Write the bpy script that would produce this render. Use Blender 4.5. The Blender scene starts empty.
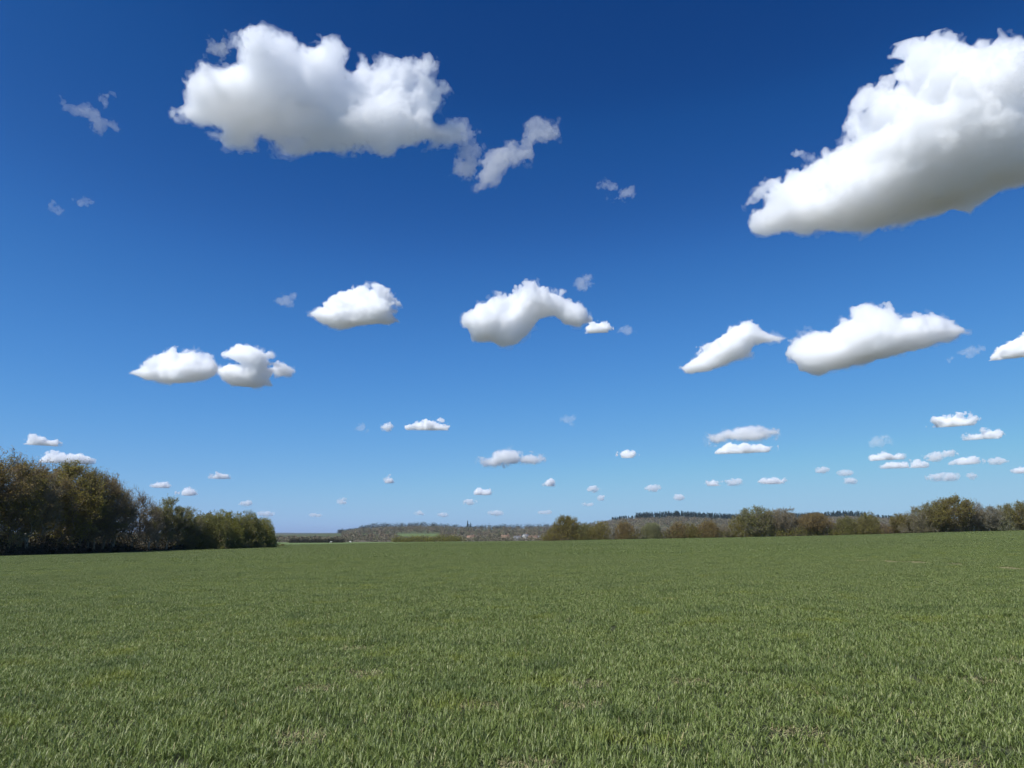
import bpy, math, random
import numpy as np
from math import radians as R
from mathutils import Vector, Matrix

# ------------------------------------------------------------------ camera, sky, sun, exposure
scene = bpy.context.scene
C = scene.collection
F = 740.0                       # focal length in pixels of the 1024 px wide picture
PITCH = R(11.46)
CAM_H = 1.6
cam = bpy.data.objects.new('camera', bpy.data.cameras.new('camera'))
C.objects.link(cam)
cam.location = (0, 0, CAM_H)
cam.rotation_euler = (math.pi / 2 + PITCH, 0, 0)
cam.data.sensor_width = 36.0
cam.data.lens = 36.0 * F / 1024.0
cam.data.clip_start = 0.1
cam.data.clip_end = 200000.0
scene.camera = cam

SUN_EL, SUN_AZ = R(51), R(-131)   # azimuth measured from the view direction (+Y), negative is left
sdir = Vector((math.sin(SUN_AZ) * math.cos(SUN_EL), math.cos(SUN_AZ) * math.cos(SUN_EL), math.sin(SUN_EL)))
sun_data = bpy.data.lights.new('sun', 'SUN')
sun_data.energy = 4.6
sun_data.angle = R(0.5)
sun_data.color = (1.0, 0.99, 0.965)
sun = bpy.data.objects.new('sun', sun_data)
C.objects.link(sun)
sun.rotation_euler = (-sdir).to_track_quat('-Z', 'Y').to_euler()
sun.location = (0, 0, 3000)

world = bpy.data.worlds.new('World')
scene.world = world
world.use_nodes = True
wn = world.node_tree.nodes
wl = world.node_tree.links
wn.clear()
wo = wn.new('ShaderNodeOutputWorld')
bg = wn.new('ShaderNodeBackground')
sk = wn.new('ShaderNodeTexSky')
sk.sky_type = 'NISHITA'
sk.sun_disc = False
sk.sun_elevation = SUN_EL
sk.sun_rotation = SUN_AZ
sk.altitude = 100
sk.air_density = 1.0
sk.dust_density = 0.3
sk.ozone_density = 3.0
# the camera's colour response: deep saturated blue, each channel through its own curve
sc_ = wn.new('ShaderNodeVectorMath'); sc_.operation = 'SCALE'; sc_.inputs['Scale'].default_value = 0.1
wl.new(sk.outputs[0], sc_.inputs[0])
sx = wn.new('ShaderNodeSeparateXYZ'); wl.new(sc_.outputs[0], sx.inputs[0])
cx_ = wn.new('ShaderNodeCombineXYZ')
SKY_CURVES = [
    (0, [(0, 0), (.086, .0065), (.097, .0105), (.112, .0178), (.144, .038), (.235, .092), (.397, .19), (.584, .30), (.8, .38), (1, .5)]),
    (1, [(0, 0), (.150, .056), (.165, .074), (.195, .102), (.246, .170), (.376, .30), (.546, .435), (.66, .525), (.8, .58), (1, .68)]),
    (1, [(0, 0), (.150, .235), (.165, .285), (.195, .36), (.246, .50), (.376, .685), (.546, .765), (.66, .77), (.8, .78), (1, .82)]),
]
for ch, (src, pts) in enumerate(SKY_CURVES):
    fc = wn.new('ShaderNodeFloatCurve')
    cu = fc.mapping.curves[0]
    cu.points[0].location = pts[0]; cu.points[1].location = pts[-1]
    for p in pts[1:-1]: cu.points.new(*p)
    fc.mapping.update()
    wl.new(sx.outputs[src], fc.inputs['Value'])
    wl.new(fc.outputs[0], cx_.inputs[ch])
sc2 = wn.new('ShaderNodeVectorMath'); sc2.operation = 'SCALE'; sc2.inputs['Scale'].default_value = 10.0
wl.new(cx_.outputs[0], sc2.inputs[0])
wl.new(sc2.outputs[0], bg.inputs['Color'])
bg.inputs['Strength'].default_value = 0.087
wl.new(bg.outputs[0], wo.inputs['Surface'])

scene.view_settings.view_transform = 'Standard'
scene.view_settings.look = 'None'
scene.view_settings.gamma = 1.0
scene.view_settings.exposure = 0.2
scene.render.engine = 'CYCLES'
cy = scene.cycles
cy.max_bounces = 40
cy.volume_bounces = 40
cy.diffuse_bounces = 4
cy.glossy_bounces = 2
cy.transmission_bounces = 4
cy.transparent_max_bounces = 48
cy.use_adaptive_sampling = True
cy.adaptive_threshold = 0.02
cy.use_denoising = True
try:
    cy.denoiser = 'OPENIMAGEDENOISE'
    cy.denoising_input_passes = 'RGB_ALBEDO_NORMAL'
    cy.denoising_prefilter = 'ACCURATE'
except Exception:
    pass
cy.sample_clamp_indirect = 8.0

# ------------------------------------------------------------------ helpers
def tag(o, label=None, cat=None, group=None, kind=None):
    if label: o['label'] = label
    if cat: o['category'] = cat
    if group: o['group'] = group
    if kind: o['kind'] = kind
    return o

def empty(name, loc, label, cat, group=None, rz=0.0):
    o = bpy.data.objects.new(name, None)
    o.empty_display_size = 0.5
    C.objects.link(o)
    o.location = loc
    o.rotation_euler = (0, 0, rz)
    return tag(o, label, cat, group)

def mesh_np(name, verts, faces, mat=None, smooth=False):
    """verts (n,3); faces: list of int arrays (m,3) and/or (m,4)"""
    me = bpy.data.meshes.new(name)
    faces = [f for f in faces if len(f)]
    nv = len(verts)
    me.vertices.add(nv)
    me.vertices.foreach_set('co', np.ascontiguousarray(verts, dtype=np.float32).ravel())
    loops = np.concatenate([f.ravel() for f in faces]).astype(np.int32)
    tot = np.concatenate([np.full(len(f), f.shape[1]) for f in faces]).astype(np.int32)
    start = np.concatenate([[0], np.cumsum(tot)[:-1]]).astype(np.int32)
    me.loops.add(len(loops))
    me.loops.foreach_set('vertex_index', loops)
    me.polygons.add(len(tot))
    me.polygons.foreach_set('loop_start', start)
    me.polygons.foreach_set('loop_total', tot)
    if smooth:
        me.polygons.foreach_set('use_smooth', np.ones(len(tot), dtype=bool))
    me.update(calc_edges=True)
    if mat: me.materials.append(mat)
    return me

def obj(name, me, parent=None, loc=None):
    o = bpy.data.objects.new(name, me)
    C.objects.link(o)
    if parent is not None: o.parent = parent
    if loc is not None: o.location = loc
    return o

def smoothstep(a, b, x):
    t = np.clip((x - a) / (b - a), 0, 1)
    return t * t * (3 - 2 * t)

def vnoise(x, y, seed=0, cell=1.0):
    """2D smooth value noise, -1..1"""
    x = np.asarray(x, float) / cell; y = np.asarray(y, float) / cell
    xi = np.floor(x).astype(np.int64); yi = np.floor(y).astype(np.int64)
    fx = x - xi; fy = y - yi
    fx = fx * fx * (3 - 2 * fx); fy = fy * fy * (3 - 2 * fy)
    def h(a, b):
        n = (a * 374761393 + b * 668265263 + seed * 974634777) & 0xffffffff
        n = ((n ^ (n >> 13)) * 1274126177) & 0xffffffff
        n = n ^ (n >> 16)
        return (n & 0xffff) / 32767.5 - 1
    return (h(xi, yi) * (1 - fx) + h(xi + 1, yi) * fx) * (1 - fy) + (h(xi, yi + 1) * (1 - fx) + h(xi + 1, yi + 1) * fx) * fy

# materials ---------------------------------------------------------
def new_mat(name):
    m = bpy.data.materials.new(name)
    m.use_nodes = True
    m.node_tree.nodes.clear()
    return m, m.node_tree.nodes, m.node_tree.links

def ramp(n, stops):
    r = n.new('ShaderNodeValToRGB')
    el = r.color_ramp.elements
    while len(el) > 1: el.remove(el[-1])
    el[0].position = stops[0][0]; el[0].color = (*stops[0][1], 1)
    for p, c in stops[1:]:
        e = el.new(p); e.color = (*c, 1)
    return r

def leaf_mat(name, cols, translucent=0.35, rough=0.6, patch=None, patch_scale=0.15, spec=0.2):
    """random colour per leaf/blade from COLS; optional patch colour by world position noise"""
    m, n, l = new_mat(name)
    out = n.new('ShaderNodeOutputMaterial')
    geo = n.new('ShaderNodeNewGeometry')
    k = len(cols)
    rp = ramp(n, [(i / max(1, k - 1), c) for i, c in enumerate(cols)])
    l.new(geo.outputs['Random Per Island'], rp.inputs[0])
    col = rp.outputs[0]
    if patch:
        for (pc, sc, lo, hi, amt) in patch:
            nz = n.new('ShaderNodeTexNoise'); nz.inputs['Scale'].default_value = sc
            nz.inputs['Detail'].default_value = 3
            l.new(geo.outputs['Position'], nz.inputs['Vector'])
            mr = n.new('ShaderNodeMapRange')
            mr.inputs[1].default_value = lo; mr.inputs[2].default_value = hi
            mr.inputs[3].default_value = 0; mr.inputs[4].default_value = amt
            l.new(nz.outputs[0], mr.inputs[0])
            mx = n.new('ShaderNodeMixRGB'); mx.inputs[2].default_value = (*pc, 1)
            l.new(mr.outputs[0], mx.inputs[0]); l.new(col, mx.inputs[1])
            col = mx.outputs[0]
    pb = n.new('ShaderNodeBsdfPrincipled')
    pb.inputs['Roughness'].default_value = rough
    pb.inputs['Specular IOR Level'].default_value = spec
    l.new(col, pb.inputs['Base Color'])
    tr = n.new('ShaderNodeBsdfTranslucent')
    l.new(col, tr.inputs['Color'])
    mx = n.new('ShaderNodeMixShader'); mx.inputs[0].default_value = translucent
    l.new(pb.outputs[0], mx.inputs[1]); l.new(tr.outputs[0], mx.inputs[2])
    l.new(mx.outputs[0], out.inputs['Surface'])
    return m

def bark_mat(name, c1, c2):
    m, n, l = new_mat(name)
    out = n.new('ShaderNodeOutputMaterial')
    tc = n.new('ShaderNodeTexCoord')
    nz = n.new('ShaderNodeTexNoise'); nz.inputs['Scale'].default_value = 3; nz.inputs['Detail'].default_value = 6
    l.new(tc.outputs['Object'], nz.inputs['Vector'])
    rp = ramp(n, [(0.35, c1), (0.65, c2)])
    l.new(nz.outputs[0], rp.inputs[0])
    pb = n.new('ShaderNodeBsdfPrincipled'); pb.inputs['Roughness'].default_value = 0.9
    l.new(rp.outputs[0], pb.inputs['Base Color']); l.new(pb.outputs[0], out.inputs['Surface'])
    return m

def plain_mat(name, c, rough=0.8, c2=None, scale=4.0):
    return bark_mat(name, c, c2 or tuple(v * 0.8 for v in c))

# ------------------------------------------------------------------ terrain
PXW = F / 0.98
def px_at(X, Y): return 512 + X / np.maximum(Y, 1e-3) * PXW
def X_at(px, Y): return (px - 512) / PXW * Y

_e_px = [-400, -100, 0, 275, 282, 400, 545, 735, 1024, 1500]
_e_Y = [95, 100, 106, 182, 300, 310, 272, 258, 236, 215]
def field_edge(px): return np.interp(px, _e_px, _e_Y)

def z_field(X, Y):
    return 0.016 * X - 0.004 * Y + 0.00004 * np.maximum(X, 0) ** 2 + 0.10 * vnoise(X, Y, 5, 34) * smoothstep(10, 60, np.hypot(X, Y))

_h_px = [-600, 0, 275, 300, 340, 375, 420, 470, 540, 600, 625, 680, 735, 790, 850, 930, 1024, 1600]
_h_r = [2, 1.5, -0.4, -0.2, 0.6, 4.2, 5.2, 4.2, 4.6, 8.0, 11.0, 12.8, 10.0, 9.5, 12.0, 8.0, 8.0, 8.0]
def z_ground(X, Y):
    X = np.asarray(X, float); Y = np.asarray(Y, float)
    px = px_at(X, np.maximum(Y, 30))
    px = np.clip(px, -600, 1600)
    D = np.hypot(X, Y)
    D = np.where(Y < 0, -D, D)
    Ed = field_edge(px) * np.sqrt(1 + ((px - 512) / PXW) ** 2)
    Xc = np.clip(X, -160, 200); Yc = np.clip(Y, -60, 320)
    base = z_field(Xc, Yc)
    valley = -5.0 + 0.7 * vnoise(X, Y, 3, 260) - 9 * smoothstep(560, 700, px)
    t = smoothstep(Ed + 12, Ed + 330, D)
    z = base * (1 - t) + valley * t
    top = CAM_H + np.interp(px, _h_px, _h_r) * 2000 / F
    t2 = smoothstep(900, 2000, D)
    z = z * (1 - t2) + top * t2
    # beyond the hill the land falls back and a far low ridge closes the horizon
    t3 = smoothstep(2300, 3800, D)
    z = z * (1 - t3) + (-10) * t3
    t4 = smoothstep(4500, 8000, D)
    z = z * (1 - t4) + (CAM_H + 12 + 6 * vnoise(X, Y, 9, 1500)) * t4
    t5 = smoothstep(9000, 12000, D)
    z = z * (1 - t5) + (CAM_H + 4) * t5
    return z

def ground_mat():
    m, n, l = new_mat('ground')
    out = n.new('ShaderNodeOutputMaterial')
    geo = n.new('ShaderNodeNewGeometry')
    vc = n.new('ShaderNodeVertexColor'); vc.layer_name = 'land'
    sep = n.new('ShaderNodeSeparateColor'); l.new(vc.outputs[0], sep.inputs[0])
    # soil under the crop
    n1 = n.new('ShaderNodeTexNoise'); n1.inputs['Scale'].default_value = 1.3; n1.inputs['Detail'].default_value = 8
    l.new(geo.outputs['Position'], n1.inputs['Vector'])
    soil = ramp(n, [(0.3, (0.030, 0.030, 0.016)), (0.55, (0.05, 0.055, 0.028)), (0.75, (0.12, 0.105, 0.06))])
    l.new(n1.outputs[0], soil.inputs[0])
    # far farmland: patchwork of big fields
    vo = n.new('ShaderNodeTexVoronoi'); vo.inputs['Scale'].default_value = 0.0035
    vo.inputs['Randomness'].default_value = 0.8
    mp = n.new('ShaderNodeMapping'); mp.inputs['Scale'].default_value = (1.0, 0.6, 0.0)
    l.new(geo.outputs['Position'], mp.inputs[0]); l.new(mp.outputs[0], vo.inputs['Vector'])
    s2 = n.new('ShaderNodeSeparateColor'); l.new(vo.outputs['Color'], s2.inputs[0])
    farm = ramp(n, [(0.0, (0.10, 0.12, 0.05)), (0.3, (0.13, 0.14, 0.07)), (0.5, (0.14, 0.13, 0.08)), (0.7, (0.11, 0.10, 0.065)), (0.9, (0.17, 0.14, 0.10))])
    l.new(s2.outputs[0], farm.inputs[0])
    n2 = n.new('ShaderNodeTexNoise'); n2.inputs['Scale'].default_value = 0.05; n2.inputs['Detail'].default_value = 5
    l.new(geo.outputs['Position'], n2.inputs['Vector'])
    ml = n.new('ShaderNodeMixRGB'); ml.blend_type = 'MULTIPLY'; ml.inputs[0].default_value = 0.5
    l.new(farm.outputs[0], ml.inputs[1]); l.new(n2.outputs[0], ml.inputs[2])
    mx = n.new('ShaderNodeMixRGB'); l.new(sep.outputs[0], mx.inputs[0])
    l.new(soil.outputs[0], mx.inputs[1]); l.new(ml.outputs[0], mx.inputs[2])
    # rough grass verge at the field edge
    mv = n.new('ShaderNodeMixRGB'); l.new(sep.outputs[1], mv.inputs[0])
    l.new(mx.outputs[0], mv.inputs[1]); mv.inputs[2].default_value = (0.10, 0.12, 0.04, 1)
    mp_ = n.new('ShaderNodeMixRGB'); l.new(sep.outputs[2], mp_.inputs[0])
    l.new(mv.outputs[0], mp_.inputs[1]); mp_.inputs[2].default_value = (0.125, 0.165, 0.055, 1)
    mv = mp_
    pb = n.new('ShaderNodeBsdfPrincipled'); pb.inputs['Roughness'].default_value = 0.95
    pb.inputs['Specular IOR Level'].default_value = 0.1
    l.new(mv.outputs[0], pb.inputs['Base Color']); l.new(pb.outputs[0], out.inputs['Surface'])
    return m

# polar sheet round the camera out to the horizon
NA = 720
radii = np.concatenate([np.linspace(0.5, 40, 40), np.geomspace(41, 14500, 230)])
ang = np.linspace(0, 2 * math.pi, NA, endpoint=False)
RR, AA = np.meshgrid(radii, ang, indexing='ij')
GX, GY = RR * np.sin(AA), RR * np.cos(AA)
GZ = z_ground(GX, GY)
gv = np.stack([GX.ravel(), GY.ravel(), GZ.ravel()], 1)
gv = np.vstack([gv, [[0, 0, 0]]])
i = np.arange(len(radii) - 1)[:, None] * NA; j = np.arange(NA)[None, :]
j2 = (j + 1) % NA
quads = np.stack([(i + j), (i + j2), (i + NA + j2), (i + NA + j)], -1).reshape(-1, 4)[:, ::-1]
tris = np.stack([np.full(NA, len(gv) - 1), np.arange(NA), (np.arange(NA) + 1) % NA], 1)[:, ::-1]
gme = mesh_np('ground', gv, [quads, tris], ground_mat(), smooth=True)
px = px_at(gv[:, 0], np.maximum(gv[:, 1], 30)); D = np.hypot(gv[:, 0], gv[:, 1])
Ed = field_edge(np.clip(px, -400, 1500)) * np.sqrt(1 + ((np.clip(px, -400, 1500) - 512) / PXW) ** 2)
land = np.zeros((len(gv), 4), np.float32); land[:, 3] = 1
land[:, 0] = smoothstep(Ed + 10, Ed + 40, D)
land[:, 1] = smoothstep(Ed - 3, Ed + 2, D) * (1 - smoothstep(Ed + 10, Ed + 60, D))
land[:, 2] = (smoothstep(255, 275, px) * (1 - smoothstep(455, 470, px)) * smoothstep(Ed + 5, Ed + 12, D) * (1 - smoothstep(640, 700, D))
              + smoothstep(392, 400, px) * (1 - smoothstep(440, 450, px)) * smoothstep(1100, 1150, D) * (1 - smoothstep(1300, 1380, D)))
ca = gme.color_attributes.new('land', 'FLOAT_COLOR', 'POINT')
ca.data.foreach_set('color', land.ravel())
tag(obj('ground', gme), 'gently sloping arable field and farmland running to the horizon', kind='structure')

# ------------------------------------------------------------------ haze: one box of even air
def make_haze():
    m, n, l = new_mat('haze')
    out = n.new('ShaderNodeOutputMaterial')
    pv = n.new('ShaderNodeVolumePrincipled')
    pv.inputs['Color'].default_value = (0.62, 0.77, 1.0, 1)
    pv.inputs['Density'].default_value = 5.2e-5
    pv.inputs['Anisotropy'].default_value = 0.2
    l.new(pv.outputs[0], out.inputs['Volume'])
    s = 15000.0; z0, z1 = -30.0, 95.0
    v = np.array([[x, y, z] for z in (z0, z1) for y in (-s, s) for x in (-s, s)], float)
    f = np.array([[0, 2, 3, 1], [4, 5, 7, 6], [0, 1, 5, 4], [2, 6, 7, 3], [0, 4, 6, 2], [1, 3, 7, 5]])
    o = obj('haze', mesh_np('haze', v, [f], m))
    tag(o, 'thin blue haze lying over the distant farmland', kind='stuff')
make_haze()

# ------------------------------------------------------------------ clouds
def cloud_mat(name, sigma, skin, g=0.0):
    m, n, l = new_mat(name)
    out = n.new('ShaderNodeOutputMaterial')
    vs = n.new('ShaderNodeVolumeScatter')
    vs.inputs['Color'].default_value = (1, 1, 1, 1)
    vs.inputs['Density'].default_value = sigma
    vs.inputs['Anisotropy'].default_value = g
    l.new(vs.outputs[0], out.inputs['Volume'])
    tp = n.new('ShaderNodeBsdfTransparent')
    df = n.new('ShaderNodeBsdfDiffuse'); df.inputs['Color'].default_value = (0.9, 0.9, 0.9, 1)
    mx = n.new('ShaderNodeMixShader'); mx.inputs[0].default_value = skin
    l.new(tp.outputs[0], mx.inputs[1]); l.new(df.outputs[0], mx.inputs[2])
    l.new(mx.outputs[0], out.inputs['Surface'])
    return m

def lattice_noise(shape, cell, rng):
    """smooth 3D noise on a grid, feature size CELL grid steps, about -1..1"""
    mats = []
    dims = []
    for s in shape:
        m = int(s / cell) + 4
        x = np.arange(s) / cell + rng.random()
        k = np.floor(x).astype(int); f = x - k
        A = np.zeros((s, m), np.float32)
        w = [(1 - f) ** 3 / 6, (3 * f ** 3 - 6 * f ** 2 + 4) / 6, (-3 * f ** 3 + 3 * f ** 2 + 3 * f + 1) / 6, f ** 3 / 6]
        for q in range(4):
            A[np.arange(s), np.minimum(k + q, m - 1)] += w[q]
        mats.append(A); dims.append(m)
    L = rng.standard_normal(dims).astype(np.float32)
    a = np.tensordot(mats[0], L, (1, 0))
    a = np.einsum('yj,xjk->xyk', mats[1], a, optimize=True)
    a = a @ mats[2].T
    return a / 0.38

def surface_nets(V):
    """V: scalar grid, surface at 0, inside positive. Returns verts in grid units, quads."""
    nx, ny, nz = V.shape
    s = V > 0
    c = s[:-1, :-1, :-1].astype(np.int8)
    tot = np.zeros((nx - 1, ny - 1, nz - 1), np.int8)
    for dx in (0, 1):
        for dy in (0, 1):
            for dz in (0, 1):
                tot += s[dx:nx - 1 + dx, dy:ny - 1 + dy, dz:nz - 1 + dz]
    act = (tot > 0) & (tot < 8)
    ids = np.full(act.shape, -1, np.int64)
    ci = np.argwhere(act)
    ids[act] = np.arange(len(ci))
    acc = np.zeros((len(ci), 3)); cnt = np.zeros(len(ci))
    x, y, z = ci.T
    for ax in range(3):
        o1, o2 = [a for a in range(3) if a != ax]
        for a in (0, 1):
            for b in (0, 1):
                p = [x.copy(), y.copy(), z.copy()]
                p[o1] = p[o1] + a; p[o2] = p[o2] + b
                q = [v.copy() for v in p]; q[ax] = q[ax] + 1
                v0 = V[tuple(p)]; v1 = V[tuple(q)]
                cr = (v0 > 0) != (v1 > 0)
                t = np.where(cr, v0 / np.where(cr, v0 - v1, 1), 0)
                acc[cr, ax] += t[cr]; acc[cr, o1] += a; acc[cr, o2] += b
                cnt += cr
    verts = ci + acc / np.maximum(cnt, 1)[:, None]
    quads = []
    for ax in range(3):
        o1, o2 = (ax + 1) % 3, (ax + 2) % 3
        sl0 = [slice(None)] * 3; sl1 = [slice(None)] * 3
        sl0[ax] = slice(0, -1); sl1[ax] = slice(1, None)
        d = s[tuple(sl0)] != s[tuple(sl1)]
        e = np.argwhere(d)
        ok = (e[:, o1] > 0) & (e[:, o2] > 0) & (e[:, o1] < V.shape[o1] - 1) & (e[:, o2] < V.shape[o2] - 1)
        e = e[ok]
        def cid(a, b):
            p = e.copy(); p[:, o1] -= a; p[:, o2] -= b
            return ids[p[:, 0], p[:, 1], p[:, 2]]
        qd = np.stack([cid(1, 1), cid(0, 1), cid(0, 0), cid(1, 0)], 1)
        flip = ~s[tuple(sl0)][d][ok] if False else ~s[e[:, 0], e[:, 1], e[:, 2]]
        qd[flip] = qd[flip][:, ::-1]
        quads.append(qd)
    return verts, np.concatenate(quads)

def drop_small_islands(verts, quads, keep):
    n = len(verts)
    lab = np.arange(n)
    a = np.concatenate([quads[:, 0], quads[:, 1], quads[:, 2]])
    b = np.concatenate([quads[:, 1], quads[:, 2], quads[:, 3]])
    while True:
        m = np.minimum(lab[a], lab[b])
        new = lab.copy()
        np.minimum.at(new, a, m); np.minimum.at(new, b, m)
        new = new[new]
        new = new[new]
        if (new == lab).all(): break
        lab = new
    cnt = np.bincount(lab, minlength=n)
    okv = cnt[lab] >= keep
    quads = quads[okv[quads[:, 0]]]
    used = np.unique(quads)
    remap = np.full(n, -1); remap[used] = np.arange(len(used))
    return verts[used], remap[quads]

def V_shape(gx, gz): return (len(gx), 2, len(gz))
CLOUD_BASE = 1300.0
def make_cloud(label, blobs, style, seed, depth=0.62, dist_row=None, group=None):
    poly = len(blobs[0]) == 2
    """BLOBS: (px, py, rx, ry) lumps of the cloud as seen, each turned into a solid of real size
    at the distance where a base 1300 m up is seen in the row of its lowest edge."""
    rng = np.random.default_rng(seed)
    b = np.array(blobs, float)
    if poly: b = np.hstack([b, np.full((len(b), 2), 0.01)])
    x0, x1 = (b[:, 0] - b[:, 2]).min(), (b[:, 0] + b[:, 2]).max()
    y0, y1 = (b[:, 1] - b[:, 3]).min(), (b[:, 1] + b[:, 3]).max()
    elev = PITCH + math.atan((384 - (dist_row or y1)) / F)
    elev = max(elev, R(1.25))
    rot = Matrix.Rotation(PITCH, 3, 'X')
    def ray(px, py):
        return (rot @ Vector(((px - 512) / F, 1, (384 - py) / F))).normalized()
    dirw = ray((x0 + x1) / 2, (y0 + y1) / 2)
    fy = dirw; fx = fy.cross(Vector((0, 0, 1))).normalized(); fz = fx.cross(fy).normalized()
    dist = CLOUD_BASE / (math.tan(elev) * math.hypot(dirw.x, dirw.y))
    centre = Vector((0, 0, CAM_H)) + dirw * dist
    mpp = dist / F                                                      # metres per step of one pixel there
    def loc2(px, py):
        r = ray(px, py); q = r.dot(fy)
        return np.array([r.dot(fx) / q * F, r.dot(fz) / q * F])
    nb = []
    for (bx, by, rx, ry) in b:
        c0 = loc2(bx, by)
        nb.append((c0[0], -c0[1], np.linalg.norm(loc2(bx + rx, by) - loc2(bx - rx, by)) / 2, np.linalg.norm(loc2(bx, by + ry) - loc2(bx, by - ry)) / 2))
    b = np.array(nb)
    x0, x1 = (b[:, 0] - b[:, 2]).min(), (b[:, 0] + b[:, 2]).max()
    y0, y1 = (b[:, 1] - b[:, 3]).min(), (b[:, 1] + b[:, 3]).max()
    W, H = x1 - x0, y1 - y0
    cx, cyy = (x0 + x1) / 2, (y0 + y1) / 2
    size = min(W, 2.2 * H)
    h = max(size / (170.0 if W > 120 else 110.0), 0.22)                # grid step, px
    if W > 120: h = max(W / 330.0, 0.8)
    wisp = style == 'w'
    lam0 = max(H * (0.30 if W > 60 else 0.5), 2.0)
    amp0 = lam0 * {'c': 0.20, 'm': 0.30, 'w': 0.26}[style] * (1.0 if W > 60 else 0.9)
    pad = amp0 * 2.4 + 4 * h
    dmax = (np.minimum(b[:, 2], b[:, 3] * 1.6)).max() * depth
    if poly: dmax = H * 0.42; pad = 5 + 4 * h
    gx = np.arange(-W / 2 - pad, W / 2 + pad, h)
    gz = np.arange(-H / 2 - pad, H / 2 + pad, h)
    gy = np.arange(-dmax * 1.5 - pad, dmax * 1.5 + pad, h)
    X = gx[:, None, None].astype(np.float32); Yd = gy[None, :, None].astype(np.float32); Z = gz[None, None, :].astype(np.float32)
    ks = max(0.035 * H, 0.35)
    V = None
    if poly:
        # the outline, filled out to a rounded solid: deepest where the outline is widest
        ax, az = b[:, 0] - cx, -(b[:, 1] - cyy)
        GXX, GZZ = np.meshgrid(gx, gz, indexing='ij')
        dm = np.full(GXX.shape, 1e9); ins = np.zeros(GXX.shape, bool)
        for q in range(len(ax)):
            x1_, z1_, x2_, z2_ = ax[q], az[q], ax[(q + 1) % len(ax)], az[(q + 1) % len(ax)]
            ex, ez = x2_ - x1_, z2_ - z1_
            t = np.clip(((GXX - x1_) * ex + (GZZ - z1_) * ez) / (ex * ex + ez * ez + 1e-9), 0, 1)
            dm = np.minimum(dm, np.hypot(GXX - x1_ - t * ex, GZZ - z1_ - t * ez))
            c_ = ((z1_ > GZZ) != (z2_ > GZZ)) & (GXX < ex * (GZZ - z1_) / (ez if abs(ez) > 1e-9 else 1e-9) + x1_)
            ins ^= c_
        S2 = np.where(ins, dm, -dm)
        Rm = max(S2.max(), 3.0)
        lowy = lattice_noise(V_shape(gx, gz), max(H * 0.4, 8) / h, rng)[:, 0, :] * Rm * 0.25
        yy = (Yd - lowy[:, None, :])
        V = (S2[:, None, :] - yy * yy / (2 * Rm * {'c': 0.58, 'm': 0.28, 'w': 0.45}[style])).astype(np.float32)
        deep = np.clip(S2 / (0.35 * Rm), 0, 1)[:, None, :]
        V += (lattice_noise(V.shape, max(0.30 * H, 6) / h, rng) * 0.20 * Rm * deep + 0.10 * Rm * deep).astype(np.float32)
        lam0 = max(0.15 * H, 5.0) if style != 'w' else max(0.2 * H, 5.0)
        amp0 = {'c': 0.29, 'm': 0.27, 'w': 0.30}[style] * lam0
        zb = np.where(S2 > 0, GZZ, 1e9).min(axis=1); zb = np.where(zb > 1e8, -H / 2, zb)
        calm = (0.42 + 0.58 * np.clip((GZZ - zb[:, None]) / (0.40 * H), 0, 1))[:, None, :].astype(np.float32)   # quiet, level underside
        b = b[:0]
    for (bx, by, rx, ry) in b:
        rx *= 1.0; ry *= 1.0
        rd = min(rx, ry * 1.6) * depth
        oy = rng.uniform(-0.35, 0.35) * dmax
        ex = (X - (bx - cx)) / rx; ez = (Z + (by - cyy)) / ry; ey = (Yd - oy) / rd
        q = np.sqrt(ex * ex + ey * ey + ez * ez) + 1e-4
        sd = (1 - q) * min(rx, ry, rd)
        V = sd if V is None else np.maximum(V, sd) + ks * np.exp(-np.abs(V - sd) / ks) * 0.5
    if not poly or style != 'c': calm = 1.0
    lam, amp = lam0, amp0
    ramp0 = amp0
    while lam > 1.7 * h:
        nz = lattice_noise(V.shape, lam / h, rng)
        if wisp:
            V += amp * nz
        elif style == 'm':
            V += calm * amp * (0.6 * nz + 0.7 - 1.0 * np.abs(nz))
        else:
            V += calm * amp * (1.5 * np.abs(nz) - 1.15)
        lam *= 0.5; amp *= {'c': 0.67, 'm': 0.76, 'w': 0.72}[style]
    V -= (0.22 if wisp else 0.0) * ramp0
    if W <= 60 and style == 'c':                                       # level base
        V = np.minimum(V, Z + 0.26 * H + 0.15 * ramp0 * (lattice_noise(V.shape, max(lam0, 3 * h) / h, rng)))
    M = np.array([list(fx), list(fy), list(fz)])
    small = W <= 60
    # density per pixel of thickness: a thin ragged veil outside, thicker vapour inside it
    lv = {'c': [(-1.0, 0.025), (0.0, 0.13), (1.0, 0.22)], 'm': [(-1.8, 0.03), (0.0, 0.08), (2.5, 0.05)], 'w': [(-0.5, 0.012), (1.0, 0.025)]}[style]
    if small:
        lv = {'c': [(0.0, 0.20), (0.5, 0.35)], 'm': [(0.0, 0.30)], 'w': [(0.0, 0.04)]}[style]
    if W > 250 and style == 'c':
        lv = [(-1.2, 0.025), (0.0, 0.07), (1.4, 0.09)]
    if not small:                                                      # frayed veil round the edge
        fray = lattice_noise(V.shape, max(4.5, 2 * h) / h, rng) * (1.1 if W > 120 else 0.6) * (1.5 if style == 'm' else 1.0) + lattice_noise(V.shape, max(9.0, 3 * h) / h, rng) * (1.0 if W > 120 else 0.5)
    root = None
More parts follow.
